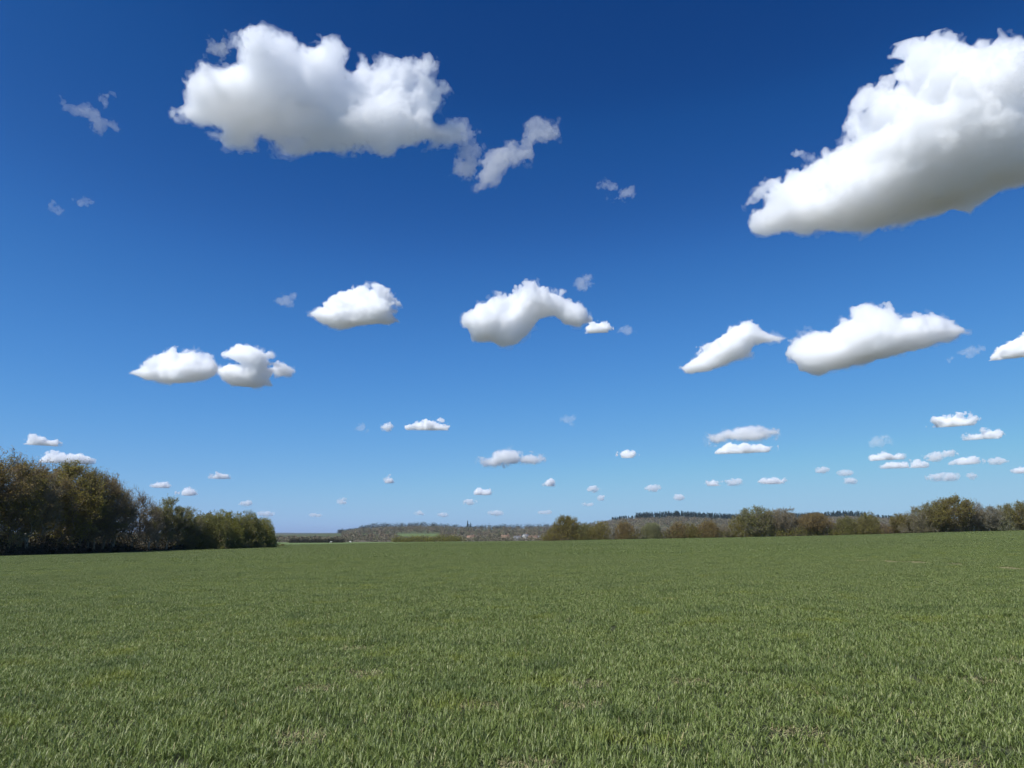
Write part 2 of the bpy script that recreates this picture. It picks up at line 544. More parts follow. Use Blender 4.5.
    for li, (off, sg) in enumerate(lv):
        U = V - off * (1 if small else max(1.0, h))
        if off < 0: U = U + fray
        U[0] = U[-1] = -1; U[:, 0] = U[:, -1] = -1; U[:, :, 0] = U[:, :, -1] = -1
        verts, quads = surface_nets(U)
        if len(quads) == 0: continue
        verts, quads = drop_small_islands(verts, quads, (500 if style == 'c' else 250) if W > 60 else 24)
        if len(quads) == 0: continue
        P = np.stack([cx + gx[0] + verts[:, 0] * h, gy[0] + verts[:, 1] * h, -cyy + gz[0] + verts[:, 2] * h], 1) * mpp
        P = P @ M
        mat = cloud_mat('cloud_vapour', sg / mpp, 0.012 if li == 0 else 0.02, -0.3 if style == 'w' else -0.1 if small else 0.45 if W > 120 else 0.25)
        me = mesh_np('cloud', P, [quads], mat, smooth=True)
        if root is None:
            root = tag(obj('cloud', me, loc=centre), label, 'cloud', group)
        else:
            obj('cloud_core', me, parent=root)
    return root

CL = [
 ('huge white heaped cloud with a grey underside running out of the picture on the right', 'c',
  [(749,225),(755,211),(766,207),(772,195),(780,182),(794,176),(806,180),(808,164),(815,154),(830,150),(846,137),(849,125),(858,117),(856,106),(869,97),(880,79),(899,72),(911,67),(911,54),(927,45),(943,39),(971,42),(990,38),(1008,36),(1024,39),(1060,45),(1095,75),(1110,120),(1080,160),(1040,180),(1024,186),(1002,193),(983,204),(971,218),(955,213),(927,218),(890,225),(849,234),(802,232),(768,236),(755,229)]),
 ('large bright ragged cloud at the top left of the sky', 'm',
  [(176,113),(189,98),(191,82),(204,76),(214,66),(230,62),(248,65),(243,48),(251,30),(262,26),(271,35),(286,39),(298,47),(312,41),(330,39),(345,48),(341,62),(350,69),(362,60),(371,66),(386,60),(403,63),(430,57),(434,64),(423,74),(434,86),(432,96),(443,86),(446,104),(440,122),(459,127),(462,137),(424,145),(400,148),(388,158),(347,150),(324,153),(277,151),(260,145),(245,148),(227,145),(223,132),(198,123)]),
 ('ragged torn cloud just right of the large top left cloud', 'w',
  [(480,160),(489,143),(504,138),(515,139),(521,145),(525,132),(538,120),(549,126),(560,132),(557,142),(540,147),(530,158),(512,167),(495,175),(487,186),(478,189),(479,177),(482,171)]),
 ('small wispy cloud shaped like a bird left of the large ragged cloud', 'w',
  [(60,101),(69,104),(86,107),(98,108),(102,98),(108,98),(110,108),(107,117),(121,129),(119,133),(109,129),(105,139),(95,134),(88,129),(91,117),(79,114),(63,108)]),
 ('plump oval cloud with bright top above the pair of low left clouds', 'c',
  [(308,313),(322,307),(330,295),(350,289),(365,283),(389,291),(397,303),(395,315),(399,322),(377,324),(334,329),(319,322)]),
 ('arched cloud bending down to the left in the middle of the sky', 'c',
  [(459,322),(473,309),(490,298),(504,297),(518,285),(533,280),(549,291),(569,299),(582,307),(590,320),(580,328),(565,324),(555,317),(541,319),(529,334),(518,344),(502,347),(490,340),(473,340),(467,330)]),
 ('small oval puff touching the right foot of the arched cloud', 'c', [(597,329,13,7.5)]),
 ('tiny torn scrap to the right of the small oval puff', 'w', [(627,330,8,4.5)]),
 ('faint scrap above the arched cloud', 'w', [(584,284,9,7)]),
 ('faint scrap left of the plump oval cloud', 'w', [(287,303,9,7)]),
 ('lens shaped white cloud on the left, first of the touching pair', 'c',
  [(130,373),(140,367),(154,355),(173,349),(181,353),(194,350),(203,356),(215,360),(219,368),(215,376),(194,383),(170,384),(145,380)]),
 ('layered cloud touching the lens shaped one, with a small notch', 'c',
  [(214,370),(224,365),(241,364),(231,359),(223,355),(236,343),(252,346),(271,350),(273,361),(287,364),(294,370),(290,376),(271,379),(273,386),(250,388),(231,386),(222,379)]),
 ('loose cloud rising to the right, left of the double humped cloud', 'c',
  [(680,368),(696,356),(713,341),(734,326),(748,321),(766,331),(787,338),(780,343),(755,345),(752,356),(731,364),(706,372),(685,374)]),
 ('double humped heaped cloud under the huge right cloud', 'c',
  [(789,350),(799,333),(819,331),(826,334),(843,319),(852,318),(854,308),(889,305),(903,315),(921,313),(942,317),(973,333),(952,338),(931,347),(893,356),(864,364),(819,375),(801,370),(791,359)]),
 ('cloud cut by the right edge of the picture at mid height', 'c',
  [(986,363),(998,350),(1016,338),(1024,335),(1050,338),(1062,352),(1040,362),(1010,364)]),
 ('faint streak between the double humped cloud and the right edge cloud', 'w', [(970,351,11,4),(953,358,5,3)]),
 ('small flat based cloud with a frayed right top, left of the picture centre', 'c', [(425,427,21,8),(440,420,6,4)]),
 ('long flat based cloud above the distant twin trees', 'c', [(492,462,15,5),(507,457,14,8),(530,459,16,5)]),
 ('small round puff right of the long flat based cloud', 'c', [(628,455,9,6)]),
 ('upper flat cloud of the stacked pair below the loose rising cloud', 'c', [(750,434,28,7),(716,439,10,5)]),
 ('lower flat cloud of the stacked pair below the loose rising cloud', 'c', [(745,450,30,6)]),
 ('small white puff under the left end of the stacked pair', 'c', [(713,484,8,4)]),
 ('faint puff right beside the small white puff under the stacked pair', 'm', [(734,482,8,3.2)]),
 ('small flat cloud over the tall oaks of the right hedge', 'c', [(772,482,14,4.2)]),
 ('highest of the flat clouds in the lower right group', 'c', [(953,423,24,7)]),
 ('long cloud just below the highest flat cloud, sloping up to the right', 'c', [(975,438,14,5),(990,435,14,6)]),
 ('bright long flat cloud at the left end of the lower right group', 'c', [(878,458,12,5),(895,458,14,4)]),
 ('low flat cloud tucked under the bright long flat one', 'c', [(895,466,15,4.6)]),
 ('round puff in the middle of the lower right group', 'c', [(918,465,7.5,6)]),
 ('thin double streak above the round puff', 'm', [(935,457,10,4),(950,454,10,3)]),
 ('short dense cloud right of the round puff', 'c', [(966,462,16,5)]),
 ('lowest long thin cloud over the round tree', 'm', [(945,477,17,3.6),(968,476,8,3.2)]),
 ('small cloud right of the short dense one', 'm', [(998,461,9,3.4)]),
 ('small bright cloud at the right edge low over the hedge trees', 'c', [(1022,471,12,4.6)]),
 ('faint scrap above the lower right group', 'w', [(881,442,10,5)]),
 ('small cloud above the left wood', 'c', [(38,442,14,6.5),(54,444,9,4.5)]),
 ('bright cloud lying right on top of the left wood', 'c', [(67,460,28,7)]),
 ('small flat cloud over the falling right end of the wood', 'c', [(162,486,11,4)]),
 ('small peaked cloud low over the olive tree', 'c', [(188,493,10,5)]),
 ('small pointed cloud over the dense green shrubs', 'c', [(221,477,12,4)]),
 ('speck of cloud below the small pointed cloud', 'm', [(246,503,7,2.6)]),
 ('flat speck of cloud just over the last dense shrub', 'm', [(266,514,8,2.6)]),
 ('speck of cloud low over the far blue ridge', 'm', [(342,501,5,3)]),
 ('flat speck of cloud touching the haze over the far blue ridge', 'm', [(316,515,6,2)]),
 ('small round puff low left of the twin trees', 'c', [(389,481,5.5,4.5)]),
 ('tiny puff left of the frayed flat based cloud', 'm', [(387,427,5,4)]),
 ('faint wisp left of the tiny puff', 'w', [(362,429,6,4)]),
 ('small cloud under the long flat based cloud', 'c', [(484,493,8,4)]),
 ('small round puff under the right end of the long flat based cloud', 'c', [(549,484,6.5,5)]),
 ('speck of cloud over the olive brown oak', 'm', [(593,489,6,3)]),
 ('thin speck of cloud over the pale willow', 'm', [(654,488,8,3)]),
 ('lowest speck over the hedge beside the olive brown oak', 'm', [(602,498,4.5,2.6)]),
 ('thin speck just above the twin trees', 'm', [(496,513,7,2.4)]),
 ('speck of cloud over the dark conifer ridge', 'm', [(679,497,5,3)]),
 ('first speck left of the lower right group', 'm', [(822,470,7,2.8)]),
 ('second speck left of the lower right group', 'm', [(845,473,7,2.8)]),
 ('lowest speck left of the lower right group', 'm', [(850,481,6,3)]),
 ('faint wisp alone in the deep blue between the large ragged and the huge cloud', 'w', [(609,187,8,5),(621,194,11,4)]),
 ('very faint scrap in the blue at the far left', 'w', [(55,208,7,5)]),
 ('very faint wisp beside the far left scrap', 'w', [(84,202,9,4)]),
 ('small detached puff on the top left shoulder of the large ragged cloud', 'w', [(221,51,12,10)]),
 ('tiny low speck of cloud between the twin trees and the olive brown oak', 'm', [(545,512,6,2.2)]),
 ('faint low speck under the small cloud left of the long flat based one', 'm', [(470,502,6,2.6)]),
 ('lowest faint speck just left of the twin trees', 'm', [(443,515,5,2)]),
 ('thin speck of cloud right above the left end of the right hedge', 'm', [(588,504,5,2)]),
 ('faint wisp above the right end of the long flat based cloud', 'w', [(568,420,8,4)]),
 ('faint speck over the dark hedge of the far pasture', 'm', [(420,513,5,2)]),
 ('torn tail between the large ragged cloud and the torn cloud right of it', 'w',
  [(448,176),(452,166),(462,160),(458,150),(462,140),(450,138),(444,130),(452,124),(464,124),(472,133),(471,142),(480,147),(473,155),(478,166),(474,176),(461,178)]),
]

if True:
    for k, (lab, st, bl) in enumerate(CL):
        make_cloud(lab, bl, st, 100 + k)

# ------------------------------------------------------------------ trees and shrubs
def tubes(P0, P1, r0, r1, sides=4):
    """tapered tubes for many segments at once -> verts, quads"""
    d = P1 - P0
    L = np.linalg.norm(d, axis=1, keepdims=True) + 1e-9
    d = d / L
    a = np.where(np.abs(d[:, 2:3]) < 0.9, np.array([[0, 0, 1.0]]), np.array([[1.0, 0, 0]]))
    u = np.cross(d, a); u /= np.linalg.norm(u, axis=1, keepdims=True)
    w = np.cross(d, u)
    th = np.arange(sides) * 2 * math.pi / sides
    ring = np.cos(th)[None, :, None] * u[:, None, :] + np.sin(th)[None, :, None] * w[:, None, :]
    n = len(P0)
    A = P0[:, None, :] + ring * np.asarray(r0)[:, None, None]
    B = P1[:, None, :] + ring * np.asarray(r1)[:, None, None]
    V = np.concatenate([A, B], 1).reshape(-1, 3)
    k = np.arange(sides); k2 = (k + 1) % sides
    q = np.stack([k, k2, k2 + sides, k + sides], 1)
    Q = (q[None] + (np.arange(n) * 2 * sides)[:, None, None]).reshape(-1, 4)
    return V, Q

def leaf_tris(P, size, rng, up=0.0):
    """one small folded leaf clump (a triangle pair) per point"""
    n = len(P)
    a = rng.standard_normal((n, 3)); a /= np.linalg.norm(a, axis=1, keepdims=True)
    b = rng.standard_normal((n, 3)); b -= (a * b).sum(1, keepdims=True) * a
    b /= np.linalg.norm(b, axis=1, keepdims=True)
    s = size * rng.uniform(0.6, 1.35, (n, 1))
    p0 = P - a * s * 0.5; p1 = P + b * s * 0.38; p2 = P + a * s * 0.5; p3 = P - b * s * 0.38 + np.cross(a, b) * s * 0.2
    V = np.stack([p0, p1, p2, p3], 1).reshape(-1, 3)
    Q = np.arange(4 * n).reshape(n, 4)
    return V, Q

def grow_tree(seed, H=10.0, width=9.0, base=0.22, n_pts=420, twigs=9, twig_len=0.75, leaves=6000, leaf=0.22,
              trunks=1, clump=0.0, leaf_shell=0.0, twig_r=0.012, flat=1.0, droop=0.0, dome=False, rk=1.0, fill=0.0):
    """branching skeleton through points of the crown, twigs along it, leaf clumps among the twigs"""
    rng = np.random.default_rng(seed)
    # crown points: uneven ovoid with a lumpy outline
    N = n_pts * 3
    u = rng.standard_normal((N, 3)); u /= np.linalg.norm(u, axis=1, keepdims=True)
    lob = 1 + 0.22 * vnoise(u[:, 0] * 2 + u[:, 2], u[:, 1] * 2 - u[:, 2], seed, 0.8) + 0.12 * vnoise(u[:, 0] * 4, u[:, 2] * 4 + u[:, 1] * 2, seed + 7, 0.7)
    r = rng.random(N) ** 0.42 * lob
    zc = H * (base + (1 - base) * 0.52); rz = H * (1 - base) * 0.5
    P = np.stack([u[:, 0] * r * width / 2, u[:, 1] * r * width / 2, zc + u[:, 2] * r * rz * flat], 1)
    if dome:
        P[:, 2] = np.abs(u[:, 2]) * r * H * 0.97 + 0.15
        fl = 1 + 0.12 * (P[:, 2:3] < H * 0.3)
        P[:, :2] *= fl
        zc = H * 0.35; rz = H * 0.6
    P[:, 2] = np.clip(P[:, 2], H * base * 0.6, H * 1.02)
    if clump > 0:                                   # gather into sprays, leaving gaps
        K = max(10, int(40 * (1 - clump)) + 12)
        cen = P[rng.choice(N, K, replace=False)]
        dd = np.linalg.norm(P[:, None] - cen[None], axis=2)
        near = dd.argmin(1)
        P = P + (cen[near] - P) * clump * rng.random((N, 1))
    P = P[:n_pts]
    start = []
    par = []
    for t in range(trunks):
        ox, oy = (rng.uniform(-1, 1, 2) * width * 0.16 * (trunks > 1))
        p = np.array([ox, oy, -0.4]); lean = rng.uniform(-0.10, 0.10, 2) + np.array([ox, oy]) * 0.10 * (trunks > 1)
        first = True
        k = 7
        for q in range(k):
            start.append(p.copy()); par.append(-1 if first else len(start) - 2); first = False
            p = p + np.array([lean[0] + rng.uniform(-.05, .05), lean[1] + rng.uniform(-.05, .05), 1]) * (H * (base + 0.16) + 0.4) / k
    nodes = np.array(start); par = list(par)
    key = np.linalg.norm((P - np.array([0, 0, H * (base + 0.1)])) * np.array([1, 1, 0.8]), axis=1)
    P = P[np.argsort(key)]
    pos = np.zeros((len(nodes) + 4 * len(P), 3)); pos[:len(nodes)] = nodes; n = len(nodes)
    for p in P:
        q = pos[:n]
        d = np.linalg.norm(q - p, axis=1) + 0.9 * np.maximum(0, q[:, 2] - p[2] + 0.3) + 0.25 * np.maximum(0, 1.2 - q[:, 2])
        j = int(d.argmin()); L = np.linalg.norm(pos[j] - p)
        m = 1 if L < 1.3 else 2 if L < 2.6 else 3
        a = pos[j].copy(); prev = j
        for t in range(1, m + 1):
            f = t / m
            c = a * (1 - f) + p * f
            if t < m: c = c + rng.normal(0, 0.07, 3) * L + np.array([0, 0, 0.10 * L * math.sin(math.pi * f)])
            pos[n] = c; par.append(prev); prev = n; n += 1
    pos = pos[:n]; par = np.array(par)
    w = np.zeros(n)
    child = np.zeros(n, bool); child[par[par >= 0]] = True
    w[~child] = 1
    for i_ in range(n - 1, -1, -1):
        if par[i_] >= 0: w[par[i_]] += w[i_]
    rad = 0.012 + rk * 0.0085 * w ** 0.55
    seg = np.where(par >= 0)[0]
    V1, Q1 = tubes(pos[par[seg]], pos[seg], np.minimum(rad[par[seg]], rad[seg] * 1.35), rad[seg], 5)
    # twigs
    out = np.where((w < 16) & (pos[:, 2] > H * base * 0.7))[0]
    tp = np.repeat(pos[out], twigs, 0)
    t0 = np.clip(rng.random((len(tp), 1)), 0, 1)
    pp = np.repeat(pos[np.maximum(par[out], 0)], twigs, 0)
    tp = tp * (1 - t0 * 0.8) + pp * t0 * 0.8
    axis = tp - np.array([0, 0, H * (base + .05)])
    axis /= np.linalg.norm(axis, axis=1, keepdims=True) + 1e-6
    td = axis * 0.8 + rng.standard_normal((len(tp), 3)) * 0.62 + np.array([0, 0, 0.35 - droop])
    td /= np.linalg.norm(td, axis=1, keepdims=True)
    tl = twig_len * rng.uniform(0.4, 1.3, (len(tp), 1))
    te = tp + td * tl
    bend = te + (td + rng.standard_normal((len(tp), 3)) * 0.5 - np.array([0, 0, droop])) * tl * 0.55
    k = len(tp)
    V2, Q2 = tubes(np.vstack([tp, te]), np.vstack([te, bend]), np.full(2 * k, twig_r * 1.1), np.concatenate([np.full(k, twig_r), np.full(k, twig_r * 0.5)]), 3)
    # twiglets
    s0 = np.vstack([te, tp * .4 + te * .6]); sd = rng.standard_normal(s0.shape) * 0.7 + np.vstack([td] * 2)
    sd /= np.linalg.norm(sd, axis=1, keepdims=True)
    s1 = s0 + sd * twig_len * 0.5 * rng.uniform(0.5, 1.2, (len(s0), 1))
    V3, Q3 = tubes(s0, s1, np.full(len(s0), twig_r * 0.7), np.full(len(s0), twig_r * 0.35), 3)
    VW = np.vstack([V1, V2, V3]); QW = np.vstack([Q1, Q2 + len(V1), Q3 + len(V1) + len(V2)])
    # leaves on twigs; uneven by clump noise
    cand = np.vstack([te, bend, s1])
    cand = cand[rng.choice(len(cand), min(leaves * 2, len(cand) * 3), replace=True)]
    dens = vnoise(cand[:, 0] + cand[:, 2] * 0.5, cand[:, 1] * 1.1 + cand[:, 2], seed + 31, 1.3) + 0.35 + rng.uniform(-.45, .45, len(cand))
    if leaf_shell: dens += leaf_shell * (np.linalg.norm((cand - [0, 0, zc]) / [width / 2, width / 2, rz], axis=1) - 0.7)
    cand = cand[dens > 0][:leaves]
    cand = cand + rng.normal(0, 0.12, cand.shape)
    if fill > 0:
        nf = int(leaves * fill)
        uu = rng.standard_normal((nf, 3)); uu /= np.linalg.norm(uu, axis=1, keepdims=True)
        if dome: uu[:, 2] = np.abs(uu[:, 2])
        lb = 1 + 0.16 * vnoise(uu[:, 0] * 3 + uu[:, 2] * 1.5, uu[:, 1] * 3 - uu[:, 2], seed, 1.0) + 0.09 * vnoise(uu[:, 0] * 7, uu[:, 2] * 7 + uu[:, 1] * 5, seed + 7, 1.0)
        rr_ = (rng.random(nf) ** 0.22 * lb)
        if dome: cf = np.stack([uu[:, 0] * rr_ * width / 2, uu[:, 1] * rr_ * width / 2, uu[:, 2] * rr_ * H * 0.95], 1)
        else: cf = np.stack([uu[:, 0] * rr_ * width / 2, uu[:, 1] * rr_ * width / 2, zc + uu[:, 2] * rr_ * rz], 1)
        cf[:, 2] += 0.25
        gp = vnoise(cf[:, 0] + cf[:, 2], cf[:, 1] - cf[:, 2] * .7, seed + 3, 0.9) + rng.uniform(-.3, .3, nf)
        cand = np.vstack([cand, cf[gp > -0.45]])
    VL, QL = leaf_tris(cand, leaf, rng)
    zmax = np.quantile(cand[:, 2], 0.9985)
    sc = H / max(zmax, 1e-3)
    return (VW * sc, QW), (VL * sc, QL)

M = {}
M['bark_grey'] = bark_mat('bark_grey', (0.18, 0.15, 0.10), (0.34, 0.29, 0.21))
M['bark_brown'] = bark_mat('bark_brown', (0.13, 0.095, 0.055), (0.23, 0.175, 0.10))
M['bark_pale'] = bark_mat('bark_pale', (0.280, 0.245, 0.193), (0.400, 0.400, 0.350))
M['leaf_olive'] = leaf_mat('leaf_olive', [(0.2, 0.165, 0.045), (0.32, 0.275, 0.055), (0.25, 0.2, 0.065), (0.36, 0.31, 0.08)], 0.58)
M['leaf_rust'] = leaf_mat('leaf_rust', [(0.27, 0.185, 0.07), (0.34, 0.24, 0.085), (0.29, 0.23, 0.1), (0.37, 0.27, 0.1)], 0.58)
M['leaf_bud'] = leaf_mat('leaf_bud', [(0.29, 0.24, 0.15), (0.36, 0.3, 0.18), (0.27, 0.22, 0.14)], 0.58)
M['leaf_green'] = leaf_mat('leaf_green', [(0.17, 0.175, 0.05), (0.24, 0.24, 0.07), (0.3, 0.28, 0.09), (0.22, 0.195, 0.08)], 0.58)
M['leaf_dense'] = leaf_mat('leaf_dense', [(0.20, 0.20, 0.05), (0.29, 0.28, 0.06), (0.34, 0.32, 0.08), (0.24, 0.20, 0.07)], 0.58)
M['leaf_willow'] = leaf_mat('leaf_willow', [(0.3, 0.31, 0.15), (0.36, 0.35, 0.18), (0.27, 0.26, 0.13)], 0.58)
M['leaf_tan'] = leaf_mat('leaf_tan', [(0.34, 0.29, 0.18), (0.27, 0.23, 0.14), (0.3, 0.28, 0.15)], 0.58)
M['leaf_yellow'] = leaf_mat('leaf_yellow', [(0.28, 0.26, 0.07), (0.34, 0.31, 0.08), (0.23, 0.21, 0.07), (0.27, 0.21, 0.07)], 0.58)
M['leaf_conifer'] = leaf_mat('leaf_conifer', [(0.012, 0.022, 0.012), (0.022, 0.036, 0.018)], 0.1)
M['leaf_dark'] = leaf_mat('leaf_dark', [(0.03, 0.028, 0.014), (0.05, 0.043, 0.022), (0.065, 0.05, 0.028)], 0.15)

PROTO = {}
def proto(kind, variant):
    key = (kind, variant)
    if key in PROTO: return PROTO[key]
    seed = hash(kind) % 1 + sum(ord(c) for c in kind) * 17 + variant * 101
    K = {
        # tall woodland trees, fine open crowns
        'open':  dict(H=10, width=6.8, base=0.12, n_pts=440, twigs=5, twig_len=0.55, leaves=10000, leaf=0.125, clump=0.72, leaf_shell=0.8, twig_r=0.010, rk=1.15),
        'bare':  dict(H=10, width=6.8, base=0.12, n_pts=460, twigs=6, twig_len=0.6, leaves=3600, leaf=0.11, clump=0.58, leaf_shell=0.9, twig_r=0.010, rk=1.25),
        'leafy': dict(H=10, width=7.4, base=0.10, n_pts=380, twigs=5, twig_len=0.55, leaves=19000, leaf=0.145, clump=0.72, leaf_shell=1.0, twig_r=0.010),
        # hedgerow trees seen at 220 to 280 m
        'broad': dict(H=10, width=13, base=0.03, n_pts=420, twigs=7, twig_len=0.9, leaves=13000, leaf=0.26, clump=0.35, twig_r=0.016, leaf_shell=0.4, fill=0.35),
        'bushy': dict(H=10, width=18, base=0.0, n_pts=380, twigs=6, twig_len=0.9, leaves=11000, leaf=0.34, clump=0.2, trunks=4, twig_r=0.02, dome=True, fill=0.8),
        'dense': dict(H=10, width=14, base=0.001, n_pts=240, twigs=5, twig_len=0.5, leaves=8000, leaf=0.21, clump=0.0, trunks=4, dome=True, fill=6.0),
        'thin':  dict(H=10, width=16, base=0.02, n_pts=380, twigs=8, twig_len=0.9, leaves=6000, leaf=0.24, clump=0.3, trunks=3, twig_r=0.022, dome=True, fill=0.5),
    }[kind]
    W_, L_ = grow_tree(seed, **K)
    PROTO[key] = (mesh_np('trunk_' + kind, W_[0], [W_[1]]), mesh_np('crown_' + kind, L_[0], [L_[1]]))
    for m_ in PROTO[key]: m_.materials.append(None)
    return PROTO[key]

def plant(name, cat, label, px, top, Y, kind, variant, leafm, barkm, width=1.0, rz=None, group=None, sink=0.0, back=None):
    """a tree or shrub rooted at its real spot; TOP is the row its crown reaches as seen"""
    if px < 275: Y = max(Y, float(field_edge(px)) + 2.5)
    X = X_at(px, Y)
    z = float(z_ground(np.array([X]), np.array([Y]))[0])
    row_base = 384 + F * math.tan(PITCH - math.atan((z - CAM_H) / Y))
    hgt = (row_base - top) * Y / F * (1.0 + 0.0)
    a, b = proto(kind, variant)
    rnd = random.Random(int(px * 7 + Y * 13 + top))
    o = empty(name, (X, Y, z - sink), label, cat, group, rnd.uniform(0, 6.28) if rz is None else rz)
    s = hgt / 10.0
    for part, me, mt in (('trunk' if name.endswith('tree') else 'stem', a, barkm), ('crown' if name.endswith('tree') else 'foliage', b, leafm)):
        c = bpy.data.objects.new(part, me)
        C.objects.link(c); c.parent = o
        c.material_slots[0].link = 'OBJECT'; c.material_slots[0].material = M[mt]
    o.scale = (s * width, s * width, s)
    return o

# the wood on the left: front trees along the field edge, more trees behind them
LEFT = [
 # px, top row, Y, kind, var, leaf, bark, width, label
 (-24, 449, 100, 'open', 0, 'leaf_rust', 'bark_brown', 1.15, 'brown budding tree cut by the left edge of the picture'),
 (10, 458, 103, 'open', 1, 'leaf_olive', 'bark_brown', 1.0, 'tall tree with olive lower crown beside the left edge of the wood'),
 (28, 461, 107, 'bare', 0, 'leaf_bud', 'bark_grey', 0.95, 'grey bare branched tree before the yellowish one in the wood'),
 (58, 463, 109, 'leafy', 0, 'leaf_olive', 'bark_brown', 1.15, 'tall tree with the broad yellow olive crown in the left wood'),
 (80, 466, 112, 'open', 2, 'leaf_olive', 'bark_brown', 0.95, 'tree on the right shoulder of the yellow olive crown'),
 (96, 474, 115, 'open', 0, 'leaf_rust', 'bark_brown', 0.95, 'brownish leaved tree where the wood begins to fall in height'),
 (114, 487, 120, 'bare', 1, 'leaf_rust', 'bark_grey', 1.05, 'open rusty topped tree with sky showing between its limbs'),
 (132, 490, 124, 'bare', 2, 'leaf_rust', 'bark_brown', 1.0, 'small rust brown tree with thin crown beside the open topped one'),
 (149, 506, 132, 'bare', 0, 'leaf_bud', 'bark_grey', 1.1, 'low grey twiggy tree in the dip left of the olive tree'),
 (168, 499, 138, 'leafy', 1, 'leaf_green', 'bark_grey', 1.05, 'round olive green tree standing up between dip and dense shrubs'),
 (188, 508, 146, 'open', 1, 'leaf_green', 'bark_grey', 1.1, 'narrow dull green tree just before the dense shrubs'),
]
for (px_, top, Y, kd, v, lf, bk, wd, lab) in LEFT:
    plant('woodland_tree', 'tree', lab, px_, top, Y, kd, v, lf, bk, wd, group='trees of the left wood')
BACK = [(-5, 461, 112, 'leafy', 2, 'leaf_olive', 'leafy tree deep in the wood at the left edge, behind the tall olive one'),
        (22, 463, 116, 'open', 0, 'leaf_rust', 'rusty tree deep in the wood between the left edge tree and the grey bare one'),
        (70, 466, 124, 'open', 1, 'leaf_olive', 'olive tree behind the right half of the broad yellow olive crown'),
        (88, 474, 128, 'bare', 2, 'leaf_rust', 'bare rusty tree behind the right shoulder of the yellow olive crown'),
        (104, 484, 131, 'open', 2, 'leaf_olive', 'olive tree behind the gap left of the open rusty topped tree'),
        (158, 507, 150, 'open', 0, 'leaf_green', 'green tinged tree behind the dip left of the round olive green tree'),
        (178, 509, 156, 'leafy', 1, 'leaf_green', 'leafy tree behind the right side of the round olive green tree'),
        (56, 470, 136, 'leafy', 0, 'leaf_olive', 'farthest back leafy tree hidden behind the broad yellow olive crown')]
for (px_, top, Y, kd, v, lf, lab) in BACK:
    plant('woodland_tree', 'tree', lab, px_, top, Y, kd, v, lf, 'bark_brown', 1.1, group='trees deep in the left wood')
SH = [(205, 514, 155, 0.9, 'leaf_green', 'olive green shrub, first of the dense rounded row'), (223, 512, 161, 0.9, 'leaf_dense', 'tallest dense shrub in the middle of the rounded row'),
      (242, 513, 166, 0.95, 'leaf_green', 'yellowish topped dense shrub right of the tallest one'), (256, 519, 171, 0.9, 'leaf_dense', 'dense dark shrub next to the end of the row'),
      (263, 524, 176, 0.75, 'leaf_dense', 'last dense shrub at the open end of the wood')]
for i_, (px_, top, Y, wd, lf, lab) in enumerate(SH):
    plant('dense_shrub', 'shrub', lab, px_, top, Y, 'dense', i_ % 3, lf, 'bark_brown', wd, group='dense shrubs ending the left wood')
plant('small_bush', 'bush', 'low light olive bush in front of the dense shrubs', 185, 541, 146, 'dense', 1, 'leaf_yellow', 'bark_brown', 1.6)
plant('small_bush', 'bush', 'small low green bush alone beyond the end of the wood', 283, 544, 250, 'dense', 0, 'leaf_green', 'bark_brown', 1.8)

# dark undergrowth filling the foot of the wood
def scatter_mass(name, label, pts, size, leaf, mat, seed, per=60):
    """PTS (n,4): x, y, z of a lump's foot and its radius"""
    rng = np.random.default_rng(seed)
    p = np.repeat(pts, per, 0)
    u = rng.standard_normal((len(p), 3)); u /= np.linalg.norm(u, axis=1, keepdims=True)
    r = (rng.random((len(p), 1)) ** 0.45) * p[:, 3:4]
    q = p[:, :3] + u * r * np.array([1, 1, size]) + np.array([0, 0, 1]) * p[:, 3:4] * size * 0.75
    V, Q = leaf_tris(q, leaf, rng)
    return obj(name, mesh_np(name, V, [Q], mat))
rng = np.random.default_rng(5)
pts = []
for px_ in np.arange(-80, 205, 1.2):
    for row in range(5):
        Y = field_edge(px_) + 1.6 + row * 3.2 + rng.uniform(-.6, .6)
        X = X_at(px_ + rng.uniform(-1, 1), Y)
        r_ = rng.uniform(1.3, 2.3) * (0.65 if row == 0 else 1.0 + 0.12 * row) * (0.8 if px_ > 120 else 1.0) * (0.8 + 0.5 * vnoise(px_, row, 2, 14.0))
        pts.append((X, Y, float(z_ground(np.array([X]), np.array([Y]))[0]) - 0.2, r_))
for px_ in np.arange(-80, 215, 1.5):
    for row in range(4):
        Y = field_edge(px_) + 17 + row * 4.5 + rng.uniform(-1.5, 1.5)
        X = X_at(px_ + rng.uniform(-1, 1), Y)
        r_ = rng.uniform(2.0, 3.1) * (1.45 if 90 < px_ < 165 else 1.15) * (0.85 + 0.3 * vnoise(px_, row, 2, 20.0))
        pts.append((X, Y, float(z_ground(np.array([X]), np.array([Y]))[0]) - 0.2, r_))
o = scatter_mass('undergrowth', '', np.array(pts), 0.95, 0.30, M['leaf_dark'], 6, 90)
tag(o, 'dark brambles and undergrowth along the foot of the left wood', kind='stuff')

